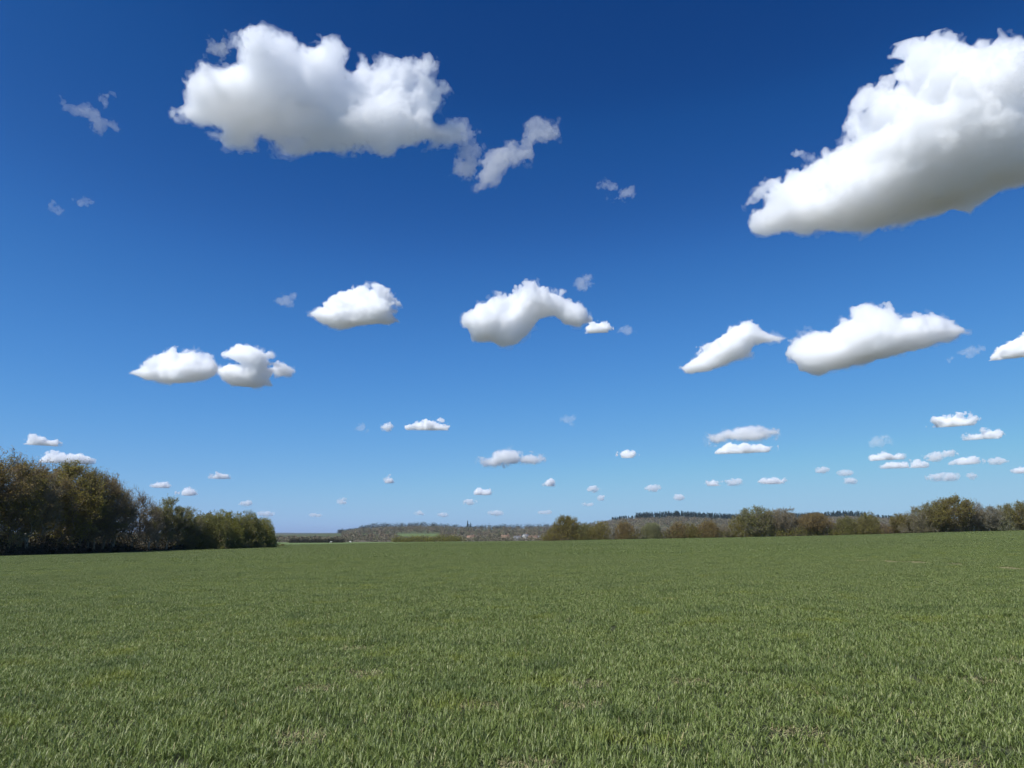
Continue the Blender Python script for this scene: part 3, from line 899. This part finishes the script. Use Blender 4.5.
# the hedge line on the right: trees and tall bushes, each on its own
RIGHT = [
 (554, 527, 274, 'bushy', 0, 'leaf_olive', 'bark_brown', 0.7, 'hawthorn bush at the left end of the right hedge'),
 (566, 516, 272, 'broad', 0, 'leaf_olive', 'bark_brown', 0.8, 'olive brown oak standing above the left end of the right hedge'),
 (584, 523, 270, 'bushy', 1, 'leaf_green', 'bark_brown', 0.9, 'dull green bush right beside the olive brown oak'),
 (600, 522, 268, 'bushy', 2, 'leaf_olive', 'bark_grey', 0.9, 'brown olive rounded bush, second from the olive brown oak'),
 (612, 527, 266, 'thin', 0, 'leaf_tan', 'bark_pale', 0.9, 'pale twiggy bush before the orange brown one'),
 (624, 521, 266, 'bushy', 0, 'leaf_rust', 'bark_brown', 0.7, 'narrow orange brown bush between pale twiggy ones'),
 (638, 526, 265, 'thin', 1, 'leaf_tan', 'bark_pale', 0.9, 'straw coloured twiggy bush just left of the pale willow'),
 (652, 523, 264, 'dense', 0, 'leaf_willow', 'bark_brown', 0.95, 'round pale green willow in the hedge'),
 (666, 527, 263, 'thin', 2, 'leaf_bud', 'bark_pale', 0.9, 'grey twiggy bush just right of the pale willow'),
 (678, 522, 262, 'bushy', 1, 'leaf_rust', 'bark_brown', 0.75, 'rusty bush between the grey twiggy one and the broad tan ones'),
 (692, 524, 261, 'bushy', 2, 'leaf_olive', 'bark_brown', 0.8, 'olive bush left of the broad rusty one'),
 (709, 520, 260, 'bushy', 0, 'leaf_rust', 'bark_brown', 0.8, 'broad rusty brown bush left of the tall oak pair'),
 (725, 524, 259, 'thin', 0, 'leaf_bud', 'bark_grey', 1.0, 'low grey brown bush touching the tall oak pair'),
 (737, 517, 258, 'bushy', 1, 'leaf_olive', 'bark_pale', 0.6, 'yellowish bush with pale stem at the left foot of the tall oak'),
 (756, 507, 257, 'broad', 1, 'leaf_green', 'bark_grey', 1.05, 'tallest oak of the pair with grey twiggy top'),
 (780, 509, 256, 'broad', 2, 'leaf_bud', 'bark_grey', 0.95, 'brown bare oak, right one of the tall pair'),
 (799, 520, 254, 'thin', 1, 'leaf_green', 'bark_grey', 0.9, 'low grey green bush between the tall oaks and the orange tree'),
 (816, 513, 252, 'broad', 0, 'leaf_rust', 'bark_brown', 1.15, 'round orange brown tree before the dark conifers'),
 (834, 523, 251, 'bushy', 2, 'leaf_tan', 'bark_brown', 0.6, 'tan bush at the right foot of the orange brown tree'),
 (847, 516, 249, 'bushy', 0, 'leaf_green', 'bark_brown', 0.7, 'dull green rounded bush tree below the conifer ridge'),
 (868, 513, 247, 'bushy', 1, 'leaf_yellow', 'bark_brown', 0.75, 'yellow green bush tree left of the low brown hedge'),
 (884, 524, 246, 'thin', 2, 'leaf_bud', 'bark_brown', 1.1, 'low purplish brown scrub in front of the small far conifers'),
 (903, 514, 243, 'broad', 2, 'leaf_olive', 'bark_brown', 0.9, 'thin olive brown tree left of the sparse green one'),
 (917, 507, 241, 'thin', 0, 'leaf_yellow', 'bark_grey', 1.0, 'sparse see through green tree beside the tall round one'),
 (935, 504, 240, 'broad', 1, 'leaf_yellow', 'bark_brown', 0.95, 'yellow green tree on the left shoulder of the tall round one'),
 (956, 497, 238, 'broad', 0, 'leaf_olive', 'bark_brown', 0.95, 'tall round olive tree, the highest of the right hedge'),
 (975, 501, 237, 'bare', 2, 'leaf_rust', 'bark_grey', 1.1, 'thin brown topped tree on the right shoulder of the tall round one'),
 (990, 507, 236, 'broad', 2, 'leaf_tan', 'bark_pale', 0.9, 'pale grey green tree right of the highest hedge tree'),
 (1006, 506, 235, 'bushy', 2, 'leaf_willow', 'bark_pale', 0.6, 'greyish sallow bush next to the last hedge tree'),
 (1020, 502, 234, 'broad', 1, 'leaf_yellow', 'bark_brown', 0.85, 'yellow olive tree cut by the right edge of the picture'),
 (1046, 500, 232, 'broad', 0, 'leaf_olive', 'bark_brown', 1.0, 'olive tree just outside the right edge of the picture'),
]
for (px_, top, Y, kd, v, lf, bk, wd, lab) in RIGHT:
    plant('hedgerow_tree' if kd in ('broad', 'bare') else 'hedgerow_bush', 'tree' if kd in ('broad', 'bare') else 'bush', lab, px_, top, Y + 3, kd, v, lf, bk, wd, group='trees and bushes of the right hedge')

# the low hedge itself, in stretches that differ in colour
def hedge(p0, p1, h0, label, mat, seed, density=1.0, name='hedge', Yoff=0.0, h_px=None, group=None, leaf=0.3, thick=2.2):
    rng = np.random.default_rng(seed)
    pts = []
    Ym = np.mean(field_edge(np.array([p0, p1]))) + Yoff
    Lm = (p1 - p0) / PXW * Ym
    for t in np.arange(0, Lm, 0.55 / density):
        px_ = p0 + (p1 - p0) * t / Lm
        for row in range(3):
            Y = field_edge(px_) + Yoff + 1.0 + row * thick / 2.5 + rng.uniform(-.3, .3)
            X = X_at(px_, Y) + rng.uniform(-.3, .3)
            r_ = h0 * 0.58 * (1 + 0.45 * vnoise(t, row * 9, seed, 4.0) + rng.uniform(-.15, .15))
            pts.append((X, Y, float(z_ground(np.array([X]), np.array([Y]))[0]) - 0.1, r_))
    pts = np.array(pts)
    org = np.array([pts[:, 0].mean(), pts[:, 1].mean(), pts[:, 2].mean()])
    root = empty(name, tuple(org), label, 'hedge', group)
    pts[:, :3] -= org
    f = scatter_mass('foliage', '', pts, 0.9, leaf, M[mat], seed, 38); f.parent = root
    k = len(pts)
    sp = np.repeat(pts[:, :3], 5, 0) + rng.normal(0, .35, (k * 5, 3)) * [1, 1, 0]
    ep = sp + np.stack([rng.normal(0, .35, k * 5), rng.normal(0, .35, k * 5), np.repeat(pts[:, 3], 5) * rng.uniform(1.0, 1.9, k * 5)], 1)
    V, Q = tubes(sp, ep, np.full(k * 5, 0.035), np.full(k * 5, 0.008), 3)
    obj('stem', mesh_np('stem', V, [Q], M['bark_brown']), root)
    return root
hedge(543, 640, 3.3, 'low dark brown hedge under the bushes from the oak to the willow', 'leaf_olive', 41, group='stretches of low hedge')
hedge(640, 742, 3.3, 'low olive hedge from the willow to the tall oak pair', 'leaf_green', 42, group='stretches of low hedge')
hedge(742, 872, 3.0, 'low dull green hedge under the tall oaks and the orange tree', 'leaf_dense', 43, group='stretches of low hedge')
hedge(872, 940, 3.1, 'low red brown hedge left of the tall round tree', 'leaf_rust', 44, group='stretches of low hedge')
hedge(940, 1070, 3.3, 'low grey olive hedge below the last trees on the right', 'leaf_dense', 45, group='stretches of low hedge')

# ------------------------------------------------------------------ far country: woods, conifer ridge, village
def woods_mat(name, cols, cell, rnd=0.35):
    """whole trees differ in colour: by place, with a little variation from leaf to leaf"""
    m, n, l = new_mat(name)
    out = n.new('ShaderNodeOutputMaterial'); geo = n.new('ShaderNodeNewGeometry')
    vo = n.new('ShaderNodeTexVoronoi'); vo.inputs['Scale'].default_value = 1.0 / cell
    l.new(geo.outputs['Position'], vo.inputs['Vector'])
    sp = n.new('ShaderNodeSeparateColor'); l.new(vo.outputs['Color'], sp.inputs[0])
    mx = n.new('ShaderNodeMix'); mx.inputs[0].default_value = rnd
    l.new(sp.outputs[0], mx.inputs[2]); l.new(geo.outputs['Random Per Island'], mx.inputs[3])
    k = len(cols)
    rp = ramp(n, [(0.1 + 0.8 * i / (k - 1), c) for i, c in enumerate(cols)]); l.new(mx.outputs[0], rp.inputs[0])
    d = n.new('ShaderNodeBsdfPrincipled'); d.inputs['Roughness'].default_value = 0.8
    l.new(rp.outputs[0], d.inputs['Base Color']); l.new(d.outputs[0], out.inputs['Surface'])
    return m
M['woods'] = woods_mat('woods', [(0.10, 0.075, 0.045), (0.17, 0.14, 0.09), (0.12, 0.12, 0.05), (0.20, 0.16, 0.10), (0.16, 0.11, 0.06)], 14, 0.12)
M['scrub'] = woods_mat('scrub', [(0.15, 0.115, 0.08), (0.12, 0.11, 0.06), (0.18, 0.145, 0.095), (0.13, 0.135, 0.055)], 9, 0.2)
M['crest'] = woods_mat('crest', [(0.022, 0.030, 0.016), (0.035, 0.042, 0.022), (0.065, 0.055, 0.035)], 15)

def lumps(p0, p1, D0, D1, n, r0, r1, seed):
    rng = np.random.default_rng(seed)
    px_ = rng.uniform(p0, p1, n); D_ = np.sqrt(rng.uniform(D0 ** 2, D1 ** 2, n))
    X = X_at(px_, D_ * 0.97); Y = D_ * 0.97
    return np.stack([X, Y, z_ground(X, Y) - 0.5, rng.uniform(r0, r1, n)], 1)
w = np.vstack([lumps(600, 1080, 1250, 2050, 3400, 5.0, 8.0, 61), lumps(545, 620, 1000, 2000, 330, 4, 6.5, 62),
               lumps(352, 560, 1500, 1980, 420, 3.6, 5.5, 63), lumps(440, 560, 1050, 1500, 260, 3.5, 5.0, 64), lumps(262, 350, 720, 1000, 170, 1.8, 3.2, 74), lumps(342, 395, 800, 1950, 300, 3.0, 4.8, 76), lumps(395, 445, 1400, 1950, 200, 3.5, 5.0, 75)])
tag(scatter_mass('woods', '', w, 1.0, 1.5, M['woods'], 7, 58), 'brown leafless woods covering the far hillside', kind='stuff')
w = np.vstack([lumps(340, 400, 650, 1150, 200, 2.2, 3.6, 65), lumps(450, 560, 560, 1000, 420, 2.2, 3.6, 66), lumps(276, 345, 660, 780, 150, 1.6, 2.9, 68),
               lumps(530, 560, 400, 620, 60, 1.6, 2.6, 69), lumps(396, 470, 700, 1000, 90, 2, 3.2, 70), lumps(545, 1060, 420, 800, 500, 3.0, 4.6, 71)])
tag(scatter_mass('scrub', '', w, 1.0, 0.8, M['scrub'], 8, 60), 'grey brown scrub and thickets in the valley beyond the field', kind='stuff')
w = np.vstack([lumps(338, 365, 1930, 2060, 60, 4.0, 6.0, 73), lumps(360, 436, 1930, 2060, 170, 6.0, 9.5, 67), lumps(432, 560, 1930, 2060, 170, 4.5, 8.0, 72)])
tag(scatter_mass('crest_woods', '', w, 1.2, 1.8, M['crest'], 9, 40), 'dark woods along the crest of the far hill', kind='stuff')

def conifers(p0, p1, D0, D1, n, h0, h1, seed):
    rng = np.random.default_rng(seed)
    px_ = rng.uniform(p0, p1, n); D_ = rng.uniform(D0, D1, n)
    X = X_at(px_, D_ * 0.97); Y = D_ * 0.97
    return np.stack([X, Y, z_ground(X, Y), rng.uniform(h0, h1, n)], 1)
def conifer_mass(pts, per, leaf, seed):
    rng = np.random.default_rng(seed)
    p = np.repeat(pts, per, 0)
    t = rng.random(len(p)) ** 0.7
    a = rng.uniform(0, 6.283, len(p))
    rad = (1 - t) ** 0.8 * p[:, 3] * 0.17 * rng.uniform(0.6, 1.0, len(p)) + 0.1
    q = p[:, :3] + np.stack([np.cos(a) * rad, np.sin(a) * rad, t * p[:, 3]], 1)
    return leaf_tris(q, leaf, rng)
cp = np.vstack([conifers(612, 640, 1960, 2080, 80, 12, 18, 81), conifers(636, 740, 1950, 2080, 560, 17, 25, 82), conifers(738, 790, 1960, 2080, 170, 12, 18, 83),
                conifers(786, 868, 1950, 2080, 440, 19, 28, 84), conifers(868, 920, 1950, 2080, 220, 13, 22, 85), conifers(920, 1060, 1950, 2080, 420, 14, 24, 87)])
V, Q = conifer_mass(cp, 70, 1.7, 86)
tag(obj('conifer_woods', mesh_np('conifer_woods', V, [Q], M['leaf_conifer'])), 'dark conifer plantation along the top of the right hill', kind='stuff')

def far_conifer(px_, D_, h, slim, label, group=None, seed=1):
    X = X_at(px_, D_ * .97); Y = D_ * .97
    z = float(z_ground(np.array([X]), np.array([Y]))[0])
    root = empty('conifer_tree', (X, Y, z), label, 'tree', group)
    V, Q = conifer_mass(np.array([[0, 0, 0.8, h - 0.8]]), 900, h * 0.055, seed)
    V[:, :2] *= slim
    obj('crown', mesh_np('crown', V, [Q], M['leaf_conifer']), root)
    V, Q = tubes(np.array([[0, 0, -0.5]]), np.array([[0, 0, h * 0.9]]), [0.30], [0.05], 6)
    obj('trunk', mesh_np('trunk', V, [Q], M['bark_brown']), root)
far_conifer(467.5, 1880, 22, 0.75, 'taller of the two slim dark trees like spires on the far hill', 'twin slim trees', 3)
far_conifer(470.5, 1880, 17, 0.75, 'shorter of the two slim dark trees like spires on the far hill', 'twin slim trees', 4)
far_conifer(894, 420, 13.0, 1.5, 'dark conifer behind the low red brown hedge, left of the higher one', 'dark conifers behind the right hedge', 5)
far_conifer(900, 415, 15.0, 1.6, 'higher dark conifer behind the low red brown hedge', 'dark conifers behind the right hedge', 6)
far_conifer(887, 430, 11.5, 1.7, 'lowest leftmost dark conifer behind the low red brown hedge', 'dark conifers behind the right hedge', 7)

M['render_white'] = bark_mat('render_white', (0.55, 0.53, 0.49), (0.66, 0.64, 0.60))
M['brick'] = bark_mat('brick', (0.22, 0.13, 0.09), (0.30, 0.19, 0.13))
M['roof_tile'] = bark_mat('roof_tile', (0.20, 0.12, 0.08), (0.28, 0.18, 0.12))
M['roof_slate'] = bark_mat('roof_slate', (0.12, 0.12, 0.125), (0.19, 0.19, 0.19))
M['window_dark'] = bark_mat('window_dark', (0.03, 0.035, 0.04), (0.05, 0.055, 0.06))
def box(x0, x1, y0, y1, z0, z1):
    v = np.array([[x, y, z] for z in (z0, z1) for y in (y0, y1) for x in (x0, x1)], float)
    f = np.array([[0, 2, 3, 1], [4, 5, 7, 6], [0, 1, 5, 4], [2, 6, 7, 3], [0, 4, 6, 2], [1, 3, 7, 5]])
    return v, f
def house(px_, D_, w, d, h, rz, wallm, roofm, label, group='houses of the far village'):
    X = X_at(px_, D_ * .97); Y = D_ * .97
    z = float(z_ground(np.array([X]), np.array([Y]))[0])
    root = empty('house', (X, Y, z), label, 'house', group, rz)
    rh = d * 0.42
    v = np.array([[-w/2, -d/2, -1], [w/2, -d/2, -1], [w/2, d/2, -1], [-w/2, d/2, -1], [-w/2, -d/2, h], [w/2, -d/2, h], [w/2, d/2, h], [-w/2, d/2, h], [-w/2, 0, h + rh], [w/2, 0, h + rh]])
    q = np.array([[0, 1, 5, 4], [2, 3, 7, 6], [3, 2, 1, 0]]); 
    q2 = np.array([[1, 2, 6, 5], [3, 0, 4, 7]]); t = np.array([[5, 6, 9], [7, 4, 8]])
    obj('wall', mesh_np('wall', v, [np.vstack([q, q2]), t], M[wallm]), root)
    o_ = 0.35; th = 0.18
    rv, rf = [], []
    for s_ in (-1, 1):
        a = [[-w/2 - o_, s_ * (d/2 + o_), h - o_ * rh / (d/2) + 0.02], [w/2 + o_, s_ * (d/2 + o_), h - o_ * rh / (d/2) + 0.02], [w/2 + o_, 0, h + rh + 0.02], [-w/2 - o_, 0, h + rh + 0.02]]
        b0 = len(rv); rv += a + [[p[0], p[1], p[2] + th] for p in a]
        rf += [[b0 + i for i in f] for f in ([0, 1, 2, 3], [4, 7, 6, 5], [0, 4, 5, 1], [1, 5, 6, 2], [2, 6, 7, 3], [3, 7, 4, 0])]
    roof = obj('roof', mesh_np('roof', np.array(rv), [np.array(rf)], M[roofm]), root)
    v, f = box(w * 0.28, w * 0.28 + 0.9, -0.35, 0.35, h + rh * 0.6, h + rh + 1.1)
    obj('chimney', mesh_np('chimney', v, [f], M['brick']), roof)
    for k_, wx in enumerate((-w * 0.3, 0, w * 0.3)):
        for wz in (0.9, 3.3) if h > 4 else (0.9,):
            if wx == 0 and wz == 0.9: continue
            v, f = box(wx - 0.55, wx + 0.55, -d/2 - 0.06, -d/2 + 0.02, wz, wz + 1.2)
            obj('window', mesh_np('window', v, [f], M['window_dark']), root)
    v, f = box(-0.5, 0.5, -d/2 - 0.06, -d/2 + 0.02, 0, 2.1)
    obj('door', mesh_np('door', v, [f], M['roof_slate']), root)
house(505.5, 720, 7.5, 6, 3.4, 0.2, 'brick', 'roof_tile', 'cottage with an orange tiled roof left of the white houses')
house(518.0, 690, 7, 5.5, 2.8, -0.5, 'render_white', 'roof_slate', 'low white house farthest left in the white row')
house(525.5, 700, 6, 6, 4.2, 0.9, 'render_white', 'roof_slate', 'white house with a tall gable in the middle of the white row')
house(533.0, 690, 8, 5.5, 2.8, 0.1, 'render_white', 'roof_tile', 'long low white house right of the tall gabled one')
house(540.5, 700, 6, 5.5, 2.9, 0.5, 'render_white', 'roof_slate', 'small white house next to the right hedge')
house(471.0, 760, 7.5, 6, 3.0, -0.2, 'brick', 'roof_tile', 'lone cottage below the twin slim trees')

hedge(394, 462, 4.6, 'dark clipped hedge across the far pasture', 'leaf_dense', 51, name='hedge', Yoff=170, thick=2.5, leaf=0.5, density=0.8)
hedge(290, 345, 3.4, 'dark low hedge at the back of the pale pasture', 'leaf_dark', 52, name='hedge', Yoff=300, thick=2.5, leaf=0.6, density=0.6)

# two sheep lying and standing in the pale pasture
def sheep(px_, Y, rz, label):
    X = X_at(px_, Y); z = float(z_ground(np.array([X]), np.array([Y]))[0])
    me = bpy.data.meshes.new('sheep')
    sk_v = [(0, 0, .62), (.35, 0, .66), (-.38, 0, .62), (.56, 0, .82), (.74, 0, .80), (.88, 0, .72)]
    sk_e = [(0, 1), (0, 2), (1, 3), (3, 4), (4, 5)]
    rr = [.27, .24, .24, .11, .10, .06]
    for (sx, sy) in ((.34, .13), (.34, -.13), (-.36, .13), (-.36, -.13)):
        b0 = len(sk_v); j_ = 1 if sx > 0 else 2
        bend = 0.03 if sx > 0 else -0.06
        sk_v += [(sx, sy, .42), (sx + bend, sy, .24), (sx, sy, .0)]; rr += [.075, .045, .04]
        sk_e += [(j_, b0), (b0, b0 + 1), (b0 + 1, b0 + 2)]
    me.from_pydata(sk_v, sk_e, [])
    o = obj('sheep', me, loc=(X, Y, z)); o.rotation_euler.z = rz
    m_ = o.modifiers.new('skin', 'SKIN'); o.modifiers.new('sub', 'SUBSURF').levels = 1
    for v_, r_ in zip(me.skin_vertices[0].data if me.skin_vertices else [], rr): v_.radius = (r_, r_)
    me.materials.append(M['wool'])
    return tag(o, label, 'sheep', 'sheep in the far pasture')
M['wool'] = bark_mat('wool', (0.55, 0.52, 0.45), (0.7, 0.67, 0.6))
sheep(331, 365, 0.3, 'pale sheep on the left in the far pasture')
sheep(351, 372, 2.7, 'pale sheep on the right in the far pasture')

# ------------------------------------------------------------------ the crop: young wheat
M['wheat'] = leaf_mat('wheat', [(0.074, 0.098, 0.018), (0.118, 0.156, 0.031), (0.165, 0.212, 0.047), (0.212, 0.265, 0.067), (0.28, 0.33, 0.11), (0.42, 0.43, 0.20)], 0.30, 0.45,
    patch=[((0.25, 0.27, 0.036), 0.9, 0.57, 0.74, 0.7), ((0.070, 0.108, 0.032), 0.8, 0.53, 0.68, 0.45), ((0.195, 0.225, 0.078), 0.03, 0.45, 0.65, 0.45), ((0.125, 0.162, 0.048), 0.011, 0.5, 0.62, 0.4)], spec=0.3)
M['straw'] = leaf_mat('straw', [(0.34, 0.29, 0.13), (0.46, 0.41, 0.20), (0.26, 0.21, 0.09), (0.55, 0.50, 0.28)], 0.15, 0.6)

def blades(n, size, hgt, wid, rng, flatlean=False, cl=None):
    bx = rng.uniform(-size / 2, size / 2, n); by = rng.uniform(-size / 2, size / 2, n)
    if cl:                                           # plants: several leaves from one foot
        cx_, cy_ = rng.uniform(-size / 2, size / 2, cl), rng.uniform(-size / 2, size / 2, cl)
        k = rng.integers(0, cl, n); bx = cx_[k] + rng.normal(0, .017, n); by = cy_[k] + rng.normal(0, .017, n)
    a = rng.uniform(0, 6.283, n)
    d = np.stack([np.cos(a), np.sin(a), np.zeros(n)], 1); s_ = np.stack([-np.sin(a), np.cos(a), np.zeros(n)], 1)
    tw = rng.uniform(-0.6, 0.6, n)[:, None]
    L = hgt * rng.uniform(0.55, 1.25, n)
    lean0 = rng.uniform(0.1, 0.85, n); lean1 = lean0 + rng.uniform(0.1, 1.2, n)
    if flatlean: lean0 = rng.uniform(1.2, 1.5, n); lean1 = lean0 + 0.1
    p = np.stack([bx, by, np.full(n, 0.0 if not flatlean else 0.02)], 1)
    rows = []
    ws = [0.7, 1.0, 0.8, 0.12]
    up = np.array([0, 0, 1.0])
    for k in range(4):
        ww = (wid * rng.uniform(0.8, 1.2, n) * ws[k] / 2)[:, None]
        sd = s_ + d * tw * (k / 3)
        rows.append(p - sd * ww); rows.append(p + sd * ww)
        th = lean0 + (lean1 - lean0) * (k / 2.2) ** 1.3
        p = p + (d * np.sin(th)[:, None] + up * np.cos(th)[:, None]) * (L / 3)[:, None]
    V = np.stack(rows, 1).reshape(-1, 3)
    q = np.array([[0, 1, 3, 2], [2, 3, 5, 4], [4, 5, 7, 6]])
    Q = (q[None] + (np.arange(n) * 8)[:, None, None]).reshape(-1, 4)
    return V, Q

tiles = bpy.data.collections.new('wheat_tiles')      # not linked to the scene: only feeds the crop below
def tile(name, parts):
    V = []; Q = []; mi = []; off = 0
    for (v, q, k) in parts:
        V.append(v); Q.append(q + off); off += len(v); mi.append(np.full(len(q), k))
    me = mesh_np(name, np.vstack(V), [np.vstack(Q)], M['wheat'])
    me.materials.append(M['straw'])
    me.polygons.foreach_set('material_index', np.concatenate(mi).astype(np.int32))
    tiles.objects.link(bpy.data.objects.new(name, me))
TR = np.random.default_rng(77)
def holed(p, r, keep, rr):
    """thin the blades out round the middle of a tile, leaving an uneven gap"""
    V, Q = p; n = len(V) // 8
    c = V.reshape(n, 8, 3)[:, 0]
    ang_ = np.arctan2(c[:, 1], c[:, 0]); R_ = r * (1 + 0.35 * np.sin(ang_ * 2 + r * 50) + 0.25 * np.sin(ang_ * 5 + r * 90))
    inside = np.hypot(c[:, 0], c[:, 1]) < R_
    ok = ~inside | (rr.random(n) < keep)
    V = V.reshape(n, 8, 3)[ok].reshape(-1, 3)
    return V, Q[:3 * (len(V) // 8)]
def middle(p, k):
    V, Q = p; n = len(V) // 8
    W_ = V.reshape(n, 8, 3).copy(); c = W_[:, :1, :2].copy(); W_[:, :, :2] += c * (k - 1)
    return W_.reshape(-1, 3), Q
for k in range(6): tile('t0%d_near' % k, [(*blades(3700, 1.06, TR.uniform(0.078, 0.098), 0.0066, TR, cl=640), 0), (*blades(45, 1.06, 0.09, 0.006, TR), 1)])
for k in range(2): tile('t1%d_thin' % k, [(*holed(blades(3100, 1.06, 0.10, 0.0068, TR, cl=760), 0.20 + 0.06 * k, 0.30, TR), 0), (*middle(blades(130, 1.0, 0.07, 0.006, TR, True), 0.42), 1), (*middle(blades(90, 1.0, 0.07, 0.006, TR), 0.5), 1)])
for k in range(3): tile('t2%d_far' % k, [(*blades(7000, 4.3, 0.13, 0.020, TR, cl=1500), 0), (*blades(90, 4.2, 0.13, 0.012, TR), 1)])
tile('t30_farthin', [(*blades(3400, 4.2, 0.13, 0.022, TR, cl=1200), 0), (*blades(900, 4.2, 0.14, 0.02, TR, True), 1)])
tile('t31_streak', [(*blades(420, 1.0, 0.08, 0.008, TR, cl=250), 0), (*blades(1100, 1.0, 0.12, 0.012, TR, True), 1), (*blades(120, 1.0, 0.08, 0.008, TR), 1)])

def ground_at(px_, row):
    """where the sight line through a pixel meets the field"""
    a = PITCH - math.atan((row - 384) / F)
    lo, hi = 2.0, 300.0
    for _ in range(50):
        y = (lo + hi) / 2
        x = X_at(px_, y)
        if CAM_H + math.tan(a) * y > float(z_field(np.array(x), np.array(y))): lo = y
        else: hi = y
    return X_at(px_, lo), lo
BARE = [(318, 690, .45), (366, 686, .25), (375, 678, .3), (458, 702, .25), (490, 702, .3), (650, 600, .2), (714, 661, .2), (718, 716, .2), (672, 692, .35), (866, 636, .25), (983, 667, .3),
        (875, 713, .35), (815, 754, .4), (772, 722, .3), (580, 680, .2), (540, 702, .2), (325, 728, .3), (925, 760, .3), (486, 760, .3), (300, 735, .3)]
BP = [(*ground_at(a_, b_), r_) for a_, b_, r_ in BARE]
SA, SB, SC = ground_at(866, 561), ground_at(935, 564), ground_at(1012, 569)
LA, LB = ground_at(20, 611), ground_at(112, 600)
def seg_d(x, y, A, B):
    A = np.array(A); B = np.array(B); d = B - A; L2 = d @ d
    t = np.clip(((x - A[0]) * d[0] + (y - A[1]) * d[1]) / L2, 0, 1)
    return np.hypot(x - A[0] - t * d[0], y - A[1] - t * d[1])
PTS, ROT, SCL, IDX = [], [], [], []
def put(size, y0, y1, near):
    rr = np.random.default_rng(11 if near else 12)
    ys = np.arange(y0, y1, size)
    for y in ys:
        half = 0.72 * y + (8 if near else 14)
        for x in np.arange(-half, half, size):
            X = x + rr.uniform(-.1, .1) * size; Y = y + rr.uniform(-.1, .1) * size
            p_ = float(px_at(X, Y))
            if Y > 80 and Y > float(field_edge(np.clip(p_, -400, 1500))) - (0.5 if not near else 0): continue
            e = 0.05 * size
            z = float(z_ground(np.array([X]), np.array([Y]))[0])
            zx = float(z_ground(np.array([X + 1.]), np.array([Y]))[0]) - z; zy = float(z_ground(np.array([X]), np.array([Y + 1.]))[0]) - z
            nrm = Vector((-zx, -zy, 1)).normalized()
            q = nrm.to_track_quat('Z', 'Y') @ Matrix.Rotation(rr.integers(0, 4) * math.pi / 2 + rr.uniform(-.15, .15), 3, 'Z').to_quaternion()
            bare = False
            if near:
                for bx, by, br in BP:
                    if math.hypot(X - bx, Y - by) < 0.5: bare = True
                if rr.random() < 0.004: bare = True
            st = min(float(seg_d(X, Y, SA, SB)), float(seg_d(X, Y, SB, SC)))
            streak = st < size * 0.62 and vnoise(X, Y, 4, 2.2) > -0.25
            
            PTS.append((X, Y, z)); ROT.append(tuple(q.to_euler()))
            hv = 1 + 0.28 * float(vnoise(X, Y, 21, 2.3)) + 0.12 * float(vnoise(X, Y, 22, 7.0)) + rr.uniform(-.06, .06)
            SCL.append((1, 1, hv if not bare else hv * 0.8))
            if streak and near:
                SCL[-1] = (1.15, 1.15, 0.4); IDX.append(12); continue
            IDX.append((int(rr.integers(0, 6)) if not bare else 6 + int(rr.integers(0, 2))) if near else (8 + int(rr.integers(0, 3)) if not bare else 11))
put(1.0, 1.5, 62, True)
put(4.0, 63.5, 325, False)
me = bpy.data.meshes.new('wheat_crop')
me.from_pydata(PTS, [], [])
a_ = me.attributes.new('rot', 'FLOAT_VECTOR', 'POINT'); a_.data.foreach_set('vector', np.array(ROT, np.float32).ravel())
a_ = me.attributes.new('scl', 'FLOAT_VECTOR', 'POINT'); a_.data.foreach_set('vector', np.array(SCL, np.float32).ravel())
a_ = me.attributes.new('idx', 'INT', 'POINT'); a_.data.foreach_set('value', np.array(IDX, np.int32))
crop = obj('wheat_crop', me)
tag(crop, 'short green wheat covering the whole field', kind='stuff')
ng = bpy.data.node_groups.new('crop', 'GeometryNodeTree')
ng.interface.new_socket('Geometry', in_out='INPUT', socket_type='NodeSocketGeometry')
ng.interface.new_socket('Geometry', in_out='OUTPUT', socket_type='NodeSocketGeometry')
gi = ng.nodes.new('NodeGroupInput'); go = ng.nodes.new('NodeGroupOutput')
ip = ng.nodes.new('GeometryNodeInstanceOnPoints')
ci = ng.nodes.new('GeometryNodeCollectionInfo'); ci.inputs['Collection'].default_value = tiles
ci.inputs['Separate Children'].default_value = True; ci.inputs['Reset Children'].default_value = True
def attr(nm, ty):
    a = ng.nodes.new('GeometryNodeInputNamedAttribute'); a.data_type = ty; a.inputs['Name'].default_value = nm
    return a.outputs['Attribute']
L_ = ng.links
L_.new(gi.outputs[0], ip.inputs['Points']); L_.new(ci.outputs[0], ip.inputs['Instance'])
ip.inputs['Pick Instance'].default_value = True
L_.new(attr('idx', 'INT'), ip.inputs['Instance Index'])
L_.new(attr('rot', 'FLOAT_VECTOR'), ip.inputs['Rotation'])
L_.new(attr('scl', 'FLOAT_VECTOR'), ip.inputs['Scale'])
L_.new(ip.outputs[0], go.inputs[0])
mod = crop.modifiers.new('crop', 'NODES'); mod.node_group = ng
